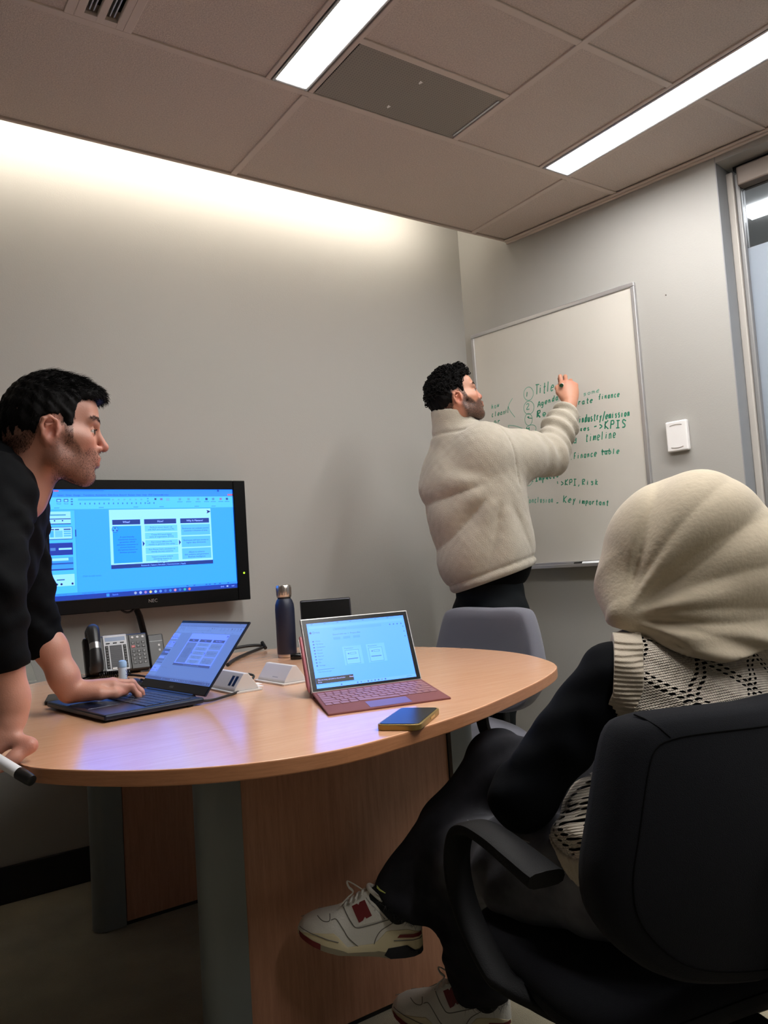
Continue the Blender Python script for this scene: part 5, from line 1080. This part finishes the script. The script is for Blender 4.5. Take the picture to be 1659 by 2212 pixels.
# ================================================================ task chairs
m_seam = mat('seam_thread_black', '050506', .95, spec=.1)
def task_chair(loc, az, cloth, label, dz=0, recline=0, seam=True, arms=True, col2=None):
    F = Vector((sin(radians(az)), cos(radians(az)), 0)); r = empty('task_chair', (loc[0]+F.x*.22, loc[1]+F.y*.22, 0), label, 'chair')
    C0 = frame((F.y, -F.x, 0), (0, 0, 1), (loc[0], loc[1], 0))                      # x lateral to the right, y forward, z up
    hw = [(.43, .045), (.438, .10), (.452, .16), (.475, .205), (.515, .245), (.555, .266), (.605, .268), (.665, .252), (.745, .226), (.785, .205), (.797, .175), (.800, .12), (.797, .0)]
    o = spline([(-w_, z) for z, w_ in hw], 3)[:-1]; ol = o+[(-p[0], p[1]) for p in ([(0, .797)]+o[::-1])]
    V = []; Fc = []; n = len(ol); cen = (0, .60)
    prof = [(0.0, .0, .0)]
    rings = [(.86, -.036), (.945, -.033), (.985, -.024), (1.0, -.008), (1.0, .012), (.985, .028), (.94, .037), (.80, .040), (.5, .034), (.2, .030)]
    back = [(.84, -.0365), (.5, -.0385), (.2, -.040)]
    def P(u, z, y, k):
        yy = y+.05*(u/.3)**2-.018*math.cos((z-.6)*9); zz = z+dz; yy -= recline*(z-.45)
        return tuple(C0 @ Vector((u, yy, zz)))
    RR = back[::-1]+rings
    for k, (s_, y) in enumerate(RR):
        for u, z in ol: V.append(P(cen[0]+(u-cen[0])*s_, cen[1]+(z-cen[1])*s_, y, k))
    for i in range(len(RR)-1):
        for k in range(n): Fc.append([i*n+k, i*n+(k+1) % n, (i+1)*n+(k+1) % n, (i+1)*n+k])
    Fc.append(list(range(n))[::-1]); Fc.append([(len(RR)-1)*n+k for k in range(n)])
    bk = MB().add(V, Fc, cloth, True).build('backrest', r)
    if seam:
        MB().tube([P(cen[0]+(u-cen[0])*.862, cen[1]+(z-cen[1])*.862, -.0362, 0) for u, z in ol], .0012, m_seam, 6, closed=True).build('seam', bk)
        for sg in (-1, 1):
            MB().tube([P(sg*.155*a, .60+(.176)*b, y, 0) for a, b, y in ((.98, .98, -.0355), (1.06, 1.06, -.0325), (1.12, 1.115, -.020), (1.14, 1.135, -.004))], .0012, m_seam, 6).build('seam', bk)
    # seat cushion
    so = spline([(-.20, .03), (-.255, .10), (-.265, .25), (-.262, .38), (-.225, .445), (-.10, .465), (0, .468), (.10, .465), (.225, .445), (.262, .38), (.265, .25), (.255, .10), (.20, .03), (0, .015)], 4, True); n = len(so)
    V = []; Fc = []; RR = [(.3, .350), (.86, .350), (.95, .356), (.99, .372), (1, .390), (.985, .406), (.93, .418), (.75, .424), (.35, .416)]
    for s_, z in RR:
        for u, y in so: V.append(tuple(C0 @ Vector((u*s_, .24+(y-.24)*s_, z+dz+.012*math.cos(u*9)-.012))))
    for i in range(len(RR)-1):
        for k in range(n): Fc.append([i*n+k, i*n+(k+1) % n, (i+1)*n+(k+1) % n, (i+1)*n+k])
    Fc.append(list(range(n))[::-1]); Fc.append([(len(RR)-1)*n+k for k in range(n)])
    st = MB().add(V, Fc, cloth, True).build('seat', r)
    MB().tube([tuple(C0 @ Vector((u*1.001, .24+(y-.24)*1.001, .388+dz+.012*math.cos(u*9)-.012))) for u, y in so], .0012, m_seam, 6, closed=True).build('seam', st)
    MB().box((-.19, .06, .325), (.19, .42, .352), m_black, .01, 2, M=C0 @ T((0, 0, dz))).build('seat_pan', r)
    MB().box((-.035, -.075, .35), (.035, -.04, .62), m_sb, .012, 3, M=C0 @ T((0, -.0, dz))).box((-.03, -.06, .315), (.03, .20, .335), m_sb, .006, 2, M=C0 @ T((0, 0, dz))).build('back_bar', r)
    if arms:
        for sg in (-1, 1):
            lp = spline([(.10, .572), (.15, .585), (.21, .598), (.27, .600), (.312, .580), (.335, .535), (.335, .485), (.312, .435), (.27, .392), (.225, .358), (.19, .338), (.12, .333), (.04, .335)], 5)
            V = []; Fc = []; N = len(lp)
            for i, (y, z) in enumerate(lp):
                t = Vector((lp[min(i+1, N-1)][0]-lp[max(i-1, 0)][0], lp[min(i+1, N-1)][1]-lp[max(i-1, 0)][1])).normalized(); nn = Vector((-t.y, t.x)); wd = .024+.006*max(0, 1-i/22); th = .009+.004*max(0, 1-i/22)
                uu = sg*(.285+.030*sin(pi*min(i/(N-1)*1.25, 1))) if i < N*.7 else sg*(.285+.030*sin(pi*min(i/(N-1)*1.25, 1)))*(1-.45*(i/N-.7)/.3)
                for q in range(12):
                    a = 2*pi*q/12; cx, cy = wd*(abs(cos(a))**.6)*(1 if cos(a) > 0 else -1), th*(abs(sin(a))**.6)*(1 if sin(a) > 0 else -1)
                    V.append(tuple(C0 @ Vector((uu+cx, y+nn.x*cy, z+nn.y*cy+dz))))
            for i in range(N-1):
                for q in range(12): Fc.append([i*12+q, i*12+(q+1) % 12, (i+1)*12+(q+1) % 12, (i+1)*12+q])
            Fc.append(list(range(12))[::-1]); Fc.append([(N-1)*12+q for q in range(12)])
            MB().add(V, Fc, mat('armrest_plastic', '0c0c0e', .6, spec=.2, bump=(500, .15)), True).build('armrest', r)
    MB().lathe([(.05, .33+dz), (.05, .30+dz), (.028, .295+dz), (.028, .19), (.034, .188), (.034, .09)], m_black, 24, C0 @ T((0, .24, 0))).build('column', r)
    for k in range(5):
        q = radians(20+72*k); d = Vector((cos(q), sin(q), 0)); a = Vector((0, .24, 0))
        MB().tube([C0 @ (a+d*.02+Vector((0, 0, .10))), C0 @ (a+d*.16+Vector((0, 0, .088))), C0 @ (a+d*.29+Vector((0, 0, .068)))], [.030, .024, .017], m_sb, 10, flat=.7).build('base_leg', r)
        cs = MB(); ax = C0 @ frame(Vector((-d.y, d.x, 0)), d, a+d*.29+Vector((0, 0, .0285)))
        cs.lathe([(.022, -.011), (.0275, -.009), (.0275, .009), (.022, .011)], m_black, 18, C0 @ T(a+d*.29+Vector((0, 0, .0285))) @ frame((0, 0, 1), (-d.y, d.x, 0))); cs.tube([C0 @ (a+d*.29+Vector((0, 0, .04))), C0 @ (a+d*.29+Vector((0, 0, .07)))], .008, m_black, 8); cs.build('caster', r)
    return r
m_cblk = mat('chair_cloth_black', '101116', .92, spec=.15, sheen=.03, bump=(900, .3, 4)); m_cgry = mat('chair_cloth_grey', '62626c', .9, sheen=.2, bump=(800, .25, 4))
task_chair((1.06, .66), 14, m_cblk, 'black upholstered task chair in the right foreground, under the person in the headscarf')
task_chair((1.915, 2.185), 267, m_cgry, 'grey upholstered task chair between the table and the whiteboard writer', dz=.045, recline=.16, seam=False)
# ================================================================ seated person with a headscarf
Cc = empty('person', (1.11, .86, 0), 'person in a cream headscarf and knit vest seated with crossed legs', 'person'); WL[Cc.name] = Vector((1.11, .86, 0))
LV_ = V3(-.985, .17, 0); FC = V3(.17, .985, 0); RT, AW = V3(.561, -.828, 0), V3(.828, .561, 0); nbC = V3(1.228, .847, .854)
shL, shR, elC, wrC = V3(1.022, .868, .822), V3(1.425, .845, .80), V3(.914, .985, .628), V3(1.10, 1.12, .60)
elD, wrD = V3(1.45, 1.0, .62), V3(1.26, 1.16, .60)
hipL, knL, anL = V3(1.03, .87, .492), V3(1.03, 1.285, .425), V3(1.122, 1.372, .10)
hipR, knR, anR = V3(1.22, .88, .492), V3(1.135, 1.273, .585), V3(.953, 1.42, .318)
sk_c = skin_mat('skin_olive', 'b98a72', 0, '33241e')
SH = head_sdf(.9, .9); MC_ = hframe((1.242, .85, 1.025), (.62, .78, 0), pitch=-2); cV, cQ = SH.mesh(.004)
SC_ = SDF().chain([V3(1.12, .85, .53), V3(1.19, .83, .70), nbC], [.09, .08, .05], k=.05).chain([shL, nbC, shR], [.032, .042, .032], k=.02).chain([shL, elC, wrC], [.033, .030, .025]).chain([shR, elD, wrD], [.033, .030, .025]).chain([nbC, V3(1.235, .85, .95)], [.05, .05])
for W_, d_, sd in ((wrC, (.85, .45, .1), -1), (wrD, (-.75, .6, .1), 1)): hand(SC_, W_, d_, (.1, .0, 1), sd, [(20, 30, 20)]*4, [(.05, .043, -.012), (.078, .045, -.02), (.1, .038, -.022)], s=.9)
SC_.chain([hipL, knL, anL], [.075, .05, .038]).chain([hipR, knR, anR], [.075, .05, .038])
c2V, c2Q = SC_.mesh(.006); np_obj('body', [(xf(MC_, cV), cQ, sk_c), (c2V, c2Q, sk_c)], Cc, {'stubble': np.zeros(len(cV)+len(c2V)), 'blush': np.zeros(len(cV)+len(c2V))})
# knit vest over a dark long-sleeved shirt
def torso(k=0):
    S = SDF().ell((1.205, .835, .72), (.185-k, .125-k, .15), k=.05).ell((1.115, .858, .565), (.205-k, .15-k, .115-k), k=.06)
    return S.chain([shL+V3(.015, 0, 0), nbC+V3(0, -.005, -.01), shR], [.062-k, .066-k, .062-k], k=.05)
lat = lambda P: (P-nbC)@LV_
lat2 = lambda P: (P-nbC)@V3(-.68, .733, 0)
lA = lambda P: np.interp(P[:, 2], [.655, .660, .684, .804, .896, 1.0], [1.0, .225, .215, .153, .142, .140])
wav = lambda P: .004*np.sin(P[:, 2]*60+P[:, 0]*45)*sst(.76, .66, P[:, 2])+.002*np.sin(P[:, 0]*80+P[:, 2]*100)
m_knit = mat('knit_cream', 'b7ab9b', .95, sheen=.25); m_rib = mat('knit_rib_cream', 'b3a795', .95, sheen=.25, bump=(700, .3, 3))
def knit_nodes(m):
    nt = m.node_tree; b = nt.nodes['Principled BSDF']; N = nt.nodes.new; Lk = nt.links.new
    def A(n): a = N('ShaderNodeAttribute'); a.attribute_name = n; return a.outputs['Fac']
    def mth(op, a, b_=None, c=None):
        q = N('ShaderNodeMath'); q.operation = op
        for i, v in enumerate((a, b_, c)):
            if v is None: continue
            if isinstance(v, (int, float)): q.inputs[i].default_value = v
            else: Lk(v, q.inputs[i])
        return q.outputs[0]
    u, v = A('ku'), A('kv'); ms = None
    for sg in (1, -1):                                     # two families of eyelet lines crossing as diamonds
        s_ = mth('ADD', mth('MULTIPLY', u, 9.0), mth('MULTIPLY', v, 8.0*sg)); f = mth('ABSOLUTE', mth('SUBTRACT', mth('FRACT', s_), .5))
        t = mth('ABSOLUTE', mth('SUBTRACT', mth('FRACT', mth('MULTIPLY', v, 125.0)), .5))
        two = mth('ABSOLUTE', mth('SUBTRACT', f, .065)); e = mth('ADD', mth('MULTIPLY', mth('DIVIDE', two, .034), mth('DIVIDE', two, .034)), mth('MULTIPLY', mth('DIVIDE', t, .30), mth('DIVIDE', t, .30)))
        h = mth('LESS_THAN', e, 1.0); ms = h if ms is None else mth('MAXIMUM', ms, h)
    al = mth('SUBTRACT', 1.0, ms); Lk(al, b.inputs['Alpha'])
    st = mth('ABSOLUTE', mth('SINE', mth('MULTIPLY', u, 900.0))); row = mth('SINE', mth('ADD', mth('MULTIPLY', v, 1500.0), mth('MULTIPLY', st, 2.2)))
    cab = mth('MULTIPLY', mth('SINE', mth('ADD', mth('MULTIPLY', v, 260.0), mth('MULTIPLY', mth('SINE', mth('MULTIPLY', u, 170.0)), 2.5))), .6)
    hh = mth('ADD', mth('ADD', row, mth('MULTIPLY', st, 1.2)), cab); bp = N('ShaderNodeBump'); bp.inputs['Strength'].default_value = .8; bp.inputs['Distance'].default_value = .0016
    Lk(hh, bp.inputs['Height']); Lk(bp.outputs[0], b.inputs['Normal'])
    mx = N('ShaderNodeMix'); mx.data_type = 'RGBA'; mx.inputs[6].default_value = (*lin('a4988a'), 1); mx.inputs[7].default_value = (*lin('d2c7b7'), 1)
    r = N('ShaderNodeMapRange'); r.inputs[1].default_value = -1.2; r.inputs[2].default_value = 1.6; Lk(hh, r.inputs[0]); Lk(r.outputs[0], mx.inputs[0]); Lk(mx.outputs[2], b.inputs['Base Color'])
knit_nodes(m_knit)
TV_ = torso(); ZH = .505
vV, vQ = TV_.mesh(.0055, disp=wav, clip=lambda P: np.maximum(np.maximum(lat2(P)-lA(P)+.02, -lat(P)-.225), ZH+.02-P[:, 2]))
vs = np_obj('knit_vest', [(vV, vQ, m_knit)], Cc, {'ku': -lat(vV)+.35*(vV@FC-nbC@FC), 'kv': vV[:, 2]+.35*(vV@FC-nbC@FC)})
aV, aQ = TV_.mesh(.0019, off=.0045, smooth=0, disp=lambda P: wav(P)+.0014*np.sin((P[:, 2]-.25*(P@FC))*880), clip=lambda P: np.maximum(np.maximum(lat2(P)-lA(P), lA(P)-.046-lat2(P)), .662-P[:, 2])); np_obj('armhole_band', [(aV, aQ, m_rib)], vs)
rV_, rQ_ = TV_.mesh(.0034, off=.004, disp=lambda P: wav(P)+.0024*np.sin(np.arctan2(P[:, 0]-1.125, P[:, 1]-.855)*95), clip=lambda P: np.maximum(np.maximum(P[:, 2]-ZH-.055, ZH-P[:, 2]), lat(P)-.5)); np_obj('hem_band', [(rV_, rQ_, m_rib)], vs)
m_shirt = mat('shirt_navy_black', '05070c', .85, spec=.12, sheen=.0, bump=(700, .1))
SS = torso(.011).chain([shL+V3(.01, 0, .0), shL+(elC-shL)*.5+V3(.004, .0, 0), elC+V3(.008, 0, 0), wrC], [.054, .052, .054, .042], k=.012).chain([shR, elD, wrD], [.056, .052, .045], k=.012)
aC = nrm(elC-shL)
def foldC(P):
    a = (P-shL)@aC; on = sst(.02, .08, lat(P)-.16); q = P-shL
    return on*(.0016*np.sin(a*85+q[:, 2]*44+q[:, 1]*40+np.sin(q[:, 1]*50)*1.5)*sst(.03, .10, a)*sst(.30, .2, a)+.0015*np.sin(a*120-q[:, 1]*90))
sV, sQ = SS.mesh(.0055, disp=foldC, clip=lambda P: ZH+.02-P[:, 2]); np_obj('long_sleeved_shirt', [(sV, sQ, m_shirt)], Cc)
# headscarf
m_scf = mat('scarf_cream', 'b7aa94', .9, sheen=.15, bump=(150, .10, 8), var=(60, .05, (1, 1, 3)))
HJ = SDF(); RH = np.stack([RT, AW, V3(0, 0, 1)], 1); G0 = V3(1.045, .85, .912)
HJ.ell((1.239, .84, 1.04), (.134, .140, .114), RH, k=.05).ell((1.186, .882, .982), (.090, .10, .115), RH, k=.05).ell((1.30, .81, .965), (.100, .100, .10), RH, k=.06)
HJ.chain([V3(1.225, .835, .965), V3(1.228, .81, .90)], [.112, .098], k=.05).chain([V3(1.10, .855, .925), V3(1.16, .81, .885), V3(1.31, .785, .883), V3(1.40, .80, .875)], [.026, .062, .070, .06], k=.05)
HJ.chain([V3(1.135, .90, .95), V3(1.085, .875, .912)], [.06, .03], k=.04)
uh = lambda P: P@RT
def clipH(P):
    u = uh(P); zh = np.interp(u, [-.16, -.116, -.07, -.024, .03, .075, .13], [.905, .893, .872, .852, .838, .845, .86]); return (zh-P[:, 2])*.7
def foldH(P):
    q = P-G0; u = q@RT; v = q[:, 2]; r_ = np.sqrt(u*u+v*v)+1e-6; th = np.arctan2(v, u); rear = sst(.02, -.06, (P-V3(1.239, .84, 1.04))@AW)
    k = sst(.015, .09, r_)*sst(.46, .22, r_)
    tri = lambda x: np.abs(((x/(2*pi)) % 1)-.5)*4-1
    f = 2*np.abs(np.sin(th*4.7+.2+np.sin(r_*12)*.2))-1; g = 2*np.abs(np.sin(th*10.3+1.0+r_*9))-1
    d = (.0095*f+.0026*g)*k*(rear*.8+.2)*sst(1.5, 1.15, th)
    d += .004*np.sin((P[:, 2]*.9+u*.35)*150+np.sin(u*25)*1.5)*sst(.905, .86, P[:, 2])
    return d
jV, jQ = HJ.mesh(.0036, disp=foldH, clip=clipH); np_obj('headscarf', [(jV, jQ, m_scf)], Cc)
TL = SDF().chain([V3(1.36, .775, .93), V3(1.41, .765, .86), V3(1.44, .78, .78)], [.035, .045, .04], k=.03); tV, tQ = TL.mesh(.004, disp=lambda P: .004*np.sin((P@RT)*190+P[:, 2]*20)); np_obj('scarf_end', [(tV, tQ, m_scf)], Cc)
# jeans, frayed at the hems
m_jean = mat('jeans_grey_black', '6c6c72', .9, spec=.12, bump=(900, .25), var=(14, .35)); JS = SDF()
nt = m_jean.node_tree; at = nt.nodes.new('ShaderNodeAttribute'); at.attribute_name = 'thigh_tone'; mx = nt.nodes.new('ShaderNodeMix'); mx.data_type = 'RGBA'; bs_ = nt.nodes['Principled BSDF']
src = bs_.inputs['Base Color'].links[0].from_socket; m2 = nt.nodes.new('ShaderNodeMix'); m2.data_type = 'RGBA'; m2.blend_type = 'MULTIPLY'; m2.inputs[0].default_value = 1; m2.inputs[7].default_value = (.12, .12, .13, 1)  # jeans darkened everywhere except along the left thigh
nt.links.new(src, m2.inputs[6]); nt.links.new(at.outputs['Fac'], mx.inputs[0]); nt.links.new(m2.outputs[2], mx.inputs[6]); nt.links.new(src, mx.inputs[7]); nt.links.new(mx.outputs[2], bs_.inputs['Base Color'])
JS.ell((1.125, .86, .50), (.165, .135, .085), k=.05).chain([hipL, (hipL+knL)/2+V3(-.012, 0, .008), knL, (knL+anL)/2, anL+V3(0, 0, .03)], [.092, .088, .070, .068, .070], k=.05)
JS.chain([hipR+V3(0, 0, .02), knR, (knR+anR)/2, anR+nrm(knR-anR)*.02], [.090, .068, .064, .066], k=.04)
dR = nrm(anR-knR)
def foldJ(P):
    sh = sst(.40, .30, P[:, 2]); lf = P[:, 0] > 1.0
    return .0045*np.sin(P[:, 2]*90+P[:, 0]*60+np.sin(P[:, 1]*40)*1.5)*sh+.003*np.sin(P[:, 2]*70+P[:, 1]*75+P[:, 0]*30)
def clipJ(P):
    nr = np.linalg.norm(P-anR, axis=1) < .11; nl = P[:, 2] < .2
    o = np.where(nr, (P-anR-dR*.004)@dR, -1.); return np.where(nl & ~nr, np.maximum(o, .088-P[:, 2]), o)
qV, qQ = JS.mesh(.0055, disp=foldJ, clip=clipJ); tt = np.clip((qV-hipL)@(knL-hipL)/((knL-hipL)@(knL-hipL)), 0, 1); thigh_tone = sst(.125, .085, np.linalg.norm(qV-hipL-np.outer(tt, knL-hipL), axis=1))*sst(1.30, 1.16, qV[:, 1])*sst(.585, .53, qV[:, 2])
jo = np_obj('jeans', [(qV, qQ, m_jean)], Cc, {'thigh_tone': np.clip(thigh_tone, 0, 1)})
m_fray = mat('frayed_thread', '55555a', .9); fr = []
for c_, ax_, R0, n_ in ((anR+dR*.002, dR, .064, 110), (V3(anL[0], anL[1], .09), V3(0, 0, -1), .066, 130)):
    e1 = nrm(np.cross(ax_, V3(.3, .5, .8))); e2 = np.cross(ax_, e1); q = rng.uniform(0, 2*pi, n_); P0 = c_+(np.outer(np.cos(q), e1)+np.outer(np.sin(q), e2))*R0*rng.uniform(.9, 1.0, n_)[:, None]
    dd = ax_+rng.normal(0, .5, (n_, 3)); fo = np_obj('frayed_hem', [strands(P0, dd, dd+rng.normal(0, .8, (n_, 3)), .016*rng.uniform(.3, 1.3, n_), .0004, m_fray)], jo); fo['kind'] = 'stuff'
MB().tube(spline([tuple(V3(.945+.012*i, 1.0+.055*i, .545-.006*i)-V3(.0, 0, .0)) for i in range(5)], 4), .0011, mat('jean_stitch', '8a8a8c', .8), 6).build('pocket_stitching', jo)
# ================================================================ sneakers (profile x from heel to toe, z up)
m_lth = mat('sneaker_leather', 'c9c6bd', .5, bump=(300, .1)); m_mid = mat('midsole_cream', 'c9bd9a', .6); m_red = mat('sneaker_red', '6a1418', .5); m_nav = mat('sneaker_navy', '0c0f1a', .6); m_gum = mat('outsole_grey', '8d8470', .8); m_line = mat('panel_seam', '6d6a64', .7); m_sock = mat('sock_black', '0c0d12', .9)
TOP = [(0, .082), (.02, .088), (.045, .094), (.075, .110), (.098, .131), (.115, .126), (.145, .110), (.17, .099), (.195, .0945), (.222, .090), (.243, .082), (.254, .070), (.2575, .062)]
MID = [(0, .043), (.025, .054), (.073, .056), (.085, .045), (.099, .033), (.156, .033), (.170, .052), (.180, .063), (.228, .066), (.2575, .062)]
BOT = [(0, .003), (.069, .001), (.092, .007), (.13, .013), (.173, .020), (.209, .033), (.235, .045), (.2575, .058)]
WID = [(0, .012), (.006, .025), (.02, .0325), (.06, .034), (.11, .036), (.16, .043), (.195, .046), (.225, .041), (.245, .029), (.254, .017), (.2575, .008)]
fi = lambda L_, x: float(np.interp(x, [p[0] for p in L_], [p[1] for p in L_]))
def sneaker(name, o, toe, up, label, side):
    X = nrm(toe); Z = nrm(np.asarray(up, float)-X*(np.asarray(up)@X)); Y = np.cross(Z, X); r = empty(name, Vector(o), label, 'shoe')
    W_ = lambda x, y, z: tuple(V3(*o)+X*x+Y*y+Z*z)
    xs = np.concatenate([np.linspace(0, .02, 6), np.linspace(.03, .235, 24), np.linspace(.24, .2575, 7)])
    def loft(rows, mt, nm):
        V = []; F = []; n = len(rows(xs[0]))
        for x in xs: V += [W_(x, y, z) for y, z in rows(x)]
        for i in range(len(xs)-1):
            for k in range(n): F.append([i*n+k, i*n+(k+1) % n, (i+1)*n+(k+1) % n, (i+1)*n+k])
        F.append(list(range(n))[::-1]); F.append([(len(xs)-1)*n+k for k in range(n)]); return MB().add(V, F, mt, True).build(nm, r)
    def sec(x):                                                            # upper half width at height z
        b, t, w = fi(MID, x)-.006, fi(TOP, x), fi(WID, x)*.97; tw = np.interp(x, [0, .02, .1, .15, .2, .25], [.8, .72, .50, .52, .72, .9])
        return b, max(t, b+.006), w, tw
    def up_y(x, z):
        b, t, w, tw = sec(x); s = np.clip((z-b)/(t-b), 0, 1); return w*(1-(1-tw*.75)*s**1.6)*np.sqrt(max(1-s**6*.75, .02))
    def up_rows(x):
        b, t, w, tw = sec(x); zz = [b+(t-b)*s for s in (0, .2, .4, .6, .75, .87, .95, 1)]
        return [(up_y(x, z), z) for z in zz]+[(-up_y(x, z), z) for z in zz[::-1]]
    loft(up_rows, m_lth, 'upper')
    def mid_rows(x):
        m_, b, w = fi(MID, x), fi(BOT, x), fi(WID, x); b2 = b+min(.012, (m_-b)*.4)
        return [(w*1.0, m_), (w*1.05, m_-(m_-b2)*.3), (w*1.06, b2), (-w*1.06, b2), (-w*1.05, m_-(m_-b2)*.3), (-w, m_)]
    ms_ = loft(mid_rows, m_mid, 'midsole')
    def out_rows(x):
        m_, b, w = fi(MID, x), fi(BOT, x), fi(WID, x); b2 = b+min(.0125, (m_-b)*.42)
        return [(w*1.055, b2), (w*1.03, b), (-w*1.03, b), (-w*1.055, b2)]
    loft(out_rows, m_gum, 'outsole')
    def sheet(poly, mt, nm, yf, lift=.0016, par_=None):
        """a panel laid on both flanks of the shoe"""
        bm = bmesh.new(); f = bm.faces.new([bm.verts.new((p[0], 0, p[1])) for p in poly]); bmesh.ops.triangulate(bm, faces=bm.faces[:])
        for _ in range(3): bmesh.ops.subdivide_edges(bm, edges=[e for e in bm.edges if e.calc_length() > .008], cuts=1); bmesh.ops.triangulate(bm, faces=bm.faces[:])
        for sg in (1, -1):
            b = MB(); vs_ = [W_(v.co.x, sg*(yf(v.co.x, v.co.z)+lift), v.co.z) for v in bm.verts]; bm.verts.index_update(); fs = [[v.index for v in f.verts] for f in bm.faces]
            b.add(vs_, [q[::-1] if sg > 0 else q for q in fs], mt, True).build(nm, par_ or r, auto=False)
        bm.free()
    def sole_y(x, z):
        m_, b, w = fi(MID, x), fi(BOT, x), fi(WID, x); return w*(1.055 if z > b+.006 else 1.035)
    P = lambda L_: [((1520-a)*.0001767, (1075-c)*.0001767) for a, c in L_]
    sheet(P([(1060, 1020), (1110, 945), (1330, 930), (1370, 1000), (1515, 1000), (1515, 1056), (1300, 1074), (1130, 1068)]), m_nav, 'heel_outsole', sole_y)
    sheet(P([(82, 700), (220, 760), (340, 812), (335, 880), (220, 830), (95, 770)]), m_red, 'toe_outsole', sole_y)
    sheet(P([(1220, 838), (1252, 806), (1505, 818), (1512, 862)]), m_red, 'heel_stripe', sole_y, .0012)
    sheet(P([(690, 480), (880, 405), (985, 600), (1100, 640), (780, 690)]), m_lth, 'side_panel', up_y, .0012)
    sheet(P([(715, 490), (775, 466), (795, 478), (808, 452), (870, 430), (945, 590), (880, 615), (862, 596), (838, 630), (790, 650)]), m_red, 'side_emblem', up_y, .0024)
    sheet(P([(970, 430), (1000, 392), (1060, 420), (1130, 470), (1230, 545), (1225, 612), (1130, 640), (1030, 520)]), m_nav, 'collar_panel', up_y, .0014)
    def seam(L_, nm='stitched_seam', yf=up_y, l=.001, rad=.0009, mt=m_line):
        pts = spline(P(L_), 5)
        for sg in (1, -1): MB().tube([W_(x, sg*(yf(x, z)+l), z) for x, z in pts], rad, mt, 6).build(nm, r)
    seam([(610, 485), (650, 560), (700, 640), (760, 700), (900, 690), (1100, 655), (1300, 628)]); seam([(470, 595), (530, 595), (600, 690), (660, 790), (765, 895)])
    seam([(310, 565), (380, 600), (450, 600), (455, 550)]); seam([(950, 895), (980, 820), (1050, 745), (1200, 680), (1330, 650)]); seam([(100, 655), (260, 705), (420, 765), (545, 812)], yf=sole_y, l=.0005); seam([(1180, 868), (1330, 878), (1510, 888)], yf=sole_y, l=.0005)
    # ankle opening, tongue, laces
    cl = [(.006, .0, .085)]+[(x, y, z) for x, y, z in ((.02, .024, .089), (.05, .026, .096), (.08, .022, .113), (.102, .012, .131))]; ring = cl+[(.106, 0, .133)]+[(x, -y, z) for x, y, z in cl[:0:-1]]
    MB().tube([W_(*p) for p in spline(ring, 4, True)], .0045, m_lth, 8, closed=True).build('collar_rim', r)
    MB().add([W_(*p) for p in ((.02, .018, .086), (.05, .02, .092), (.085, .016, .110), (.10, 0, .125), (.085, -.016, .110), (.05, -.02, .092), (.02, -.018, .086), (.008, 0, .083))], [list(range(8))], m_nav).build('lining', r)
    tp = MB()
    for i, x in enumerate((.118, .130, .142, .154)): z = fi(TOP, x)+.003; tp.tube([W_(x+.004*s_, .018*s_, z-.004*abs(s_)) for s_ in np.linspace(-1, 1, 9)], .0026, m_lth, 8, flat=.5)
    for sg, hh in ((1, .030),): tp.tube([W_(*p) for p in spline([(.118, 0, .127), (.125+.006*sg, .012*sg, .127+hh*.5), (.138+.01*sg, .024*sg, .127+hh), (.146, .020*sg, .127+hh*.55), (.138, .008*sg, .128), (.150, .016*sg, .120), (.166, .022*sg, .108)], 6)], .0027, m_lth, 8, flat=.5)
    tp.build('laces', r)
    return r, W_
hR = V3(.983, 1.383, .2255); tR_ = V3(-.841, .542, 0)
_, WR = sneaker('sneaker', hR, tR_, (0, 0, 1), 'white red and navy sneaker on the raised foot by the table leg', 1)
hL_ = V3(1.170, 1.335, 0.0); tL_ = nrm(V3(-.76, .65, .0))
_, WL2 = sneaker('sneaker', hL_, tL_, (0, 0, 1), 'white red and navy sneaker standing on the carpet beneath the jeans hem', 1)
kS = MB()
def sock(W2, top, nm):
    S = SDF().chain([V3(*W2(.05, 0, .075)), V3(*W2(.048, 0, .11)), top], [.030, .033, .036], k=.02).cone(V3(*W2(.05, 0, .085)), V3(*W2(.095, 0, .112)), .026, .018, k=.02); V, Q = S.mesh(.004); return np_obj(nm, [(V, Q, m_sock)], Cc)
sk1 = sock(WR, anR, 'sock'); sk2 = sock(WL2, anL, 'sock')
tk = [WR(.087-.001*i*i*.0-.0*i, .0, .0) for i in range(2)]
tick = [(.088, .1525), (.0885, .147), (.083, .1415), (.073, .136), (.066, .1345), (.074, .138), (.082, .144), (.085, .1485)]
MB().add([WR(x, .0335-(abs(x-.077))*.25, z-.006) for x, z in tick]+[WR(x, .029, z-.006) for x, z in tick], [list(range(8))]+[[i, (i+1) % 8, 8+(i+1) % 8, 8+i] for i in range(8)], mat('tick_lime', 'b9c46a', .6)).build('tick_logo', sk1)
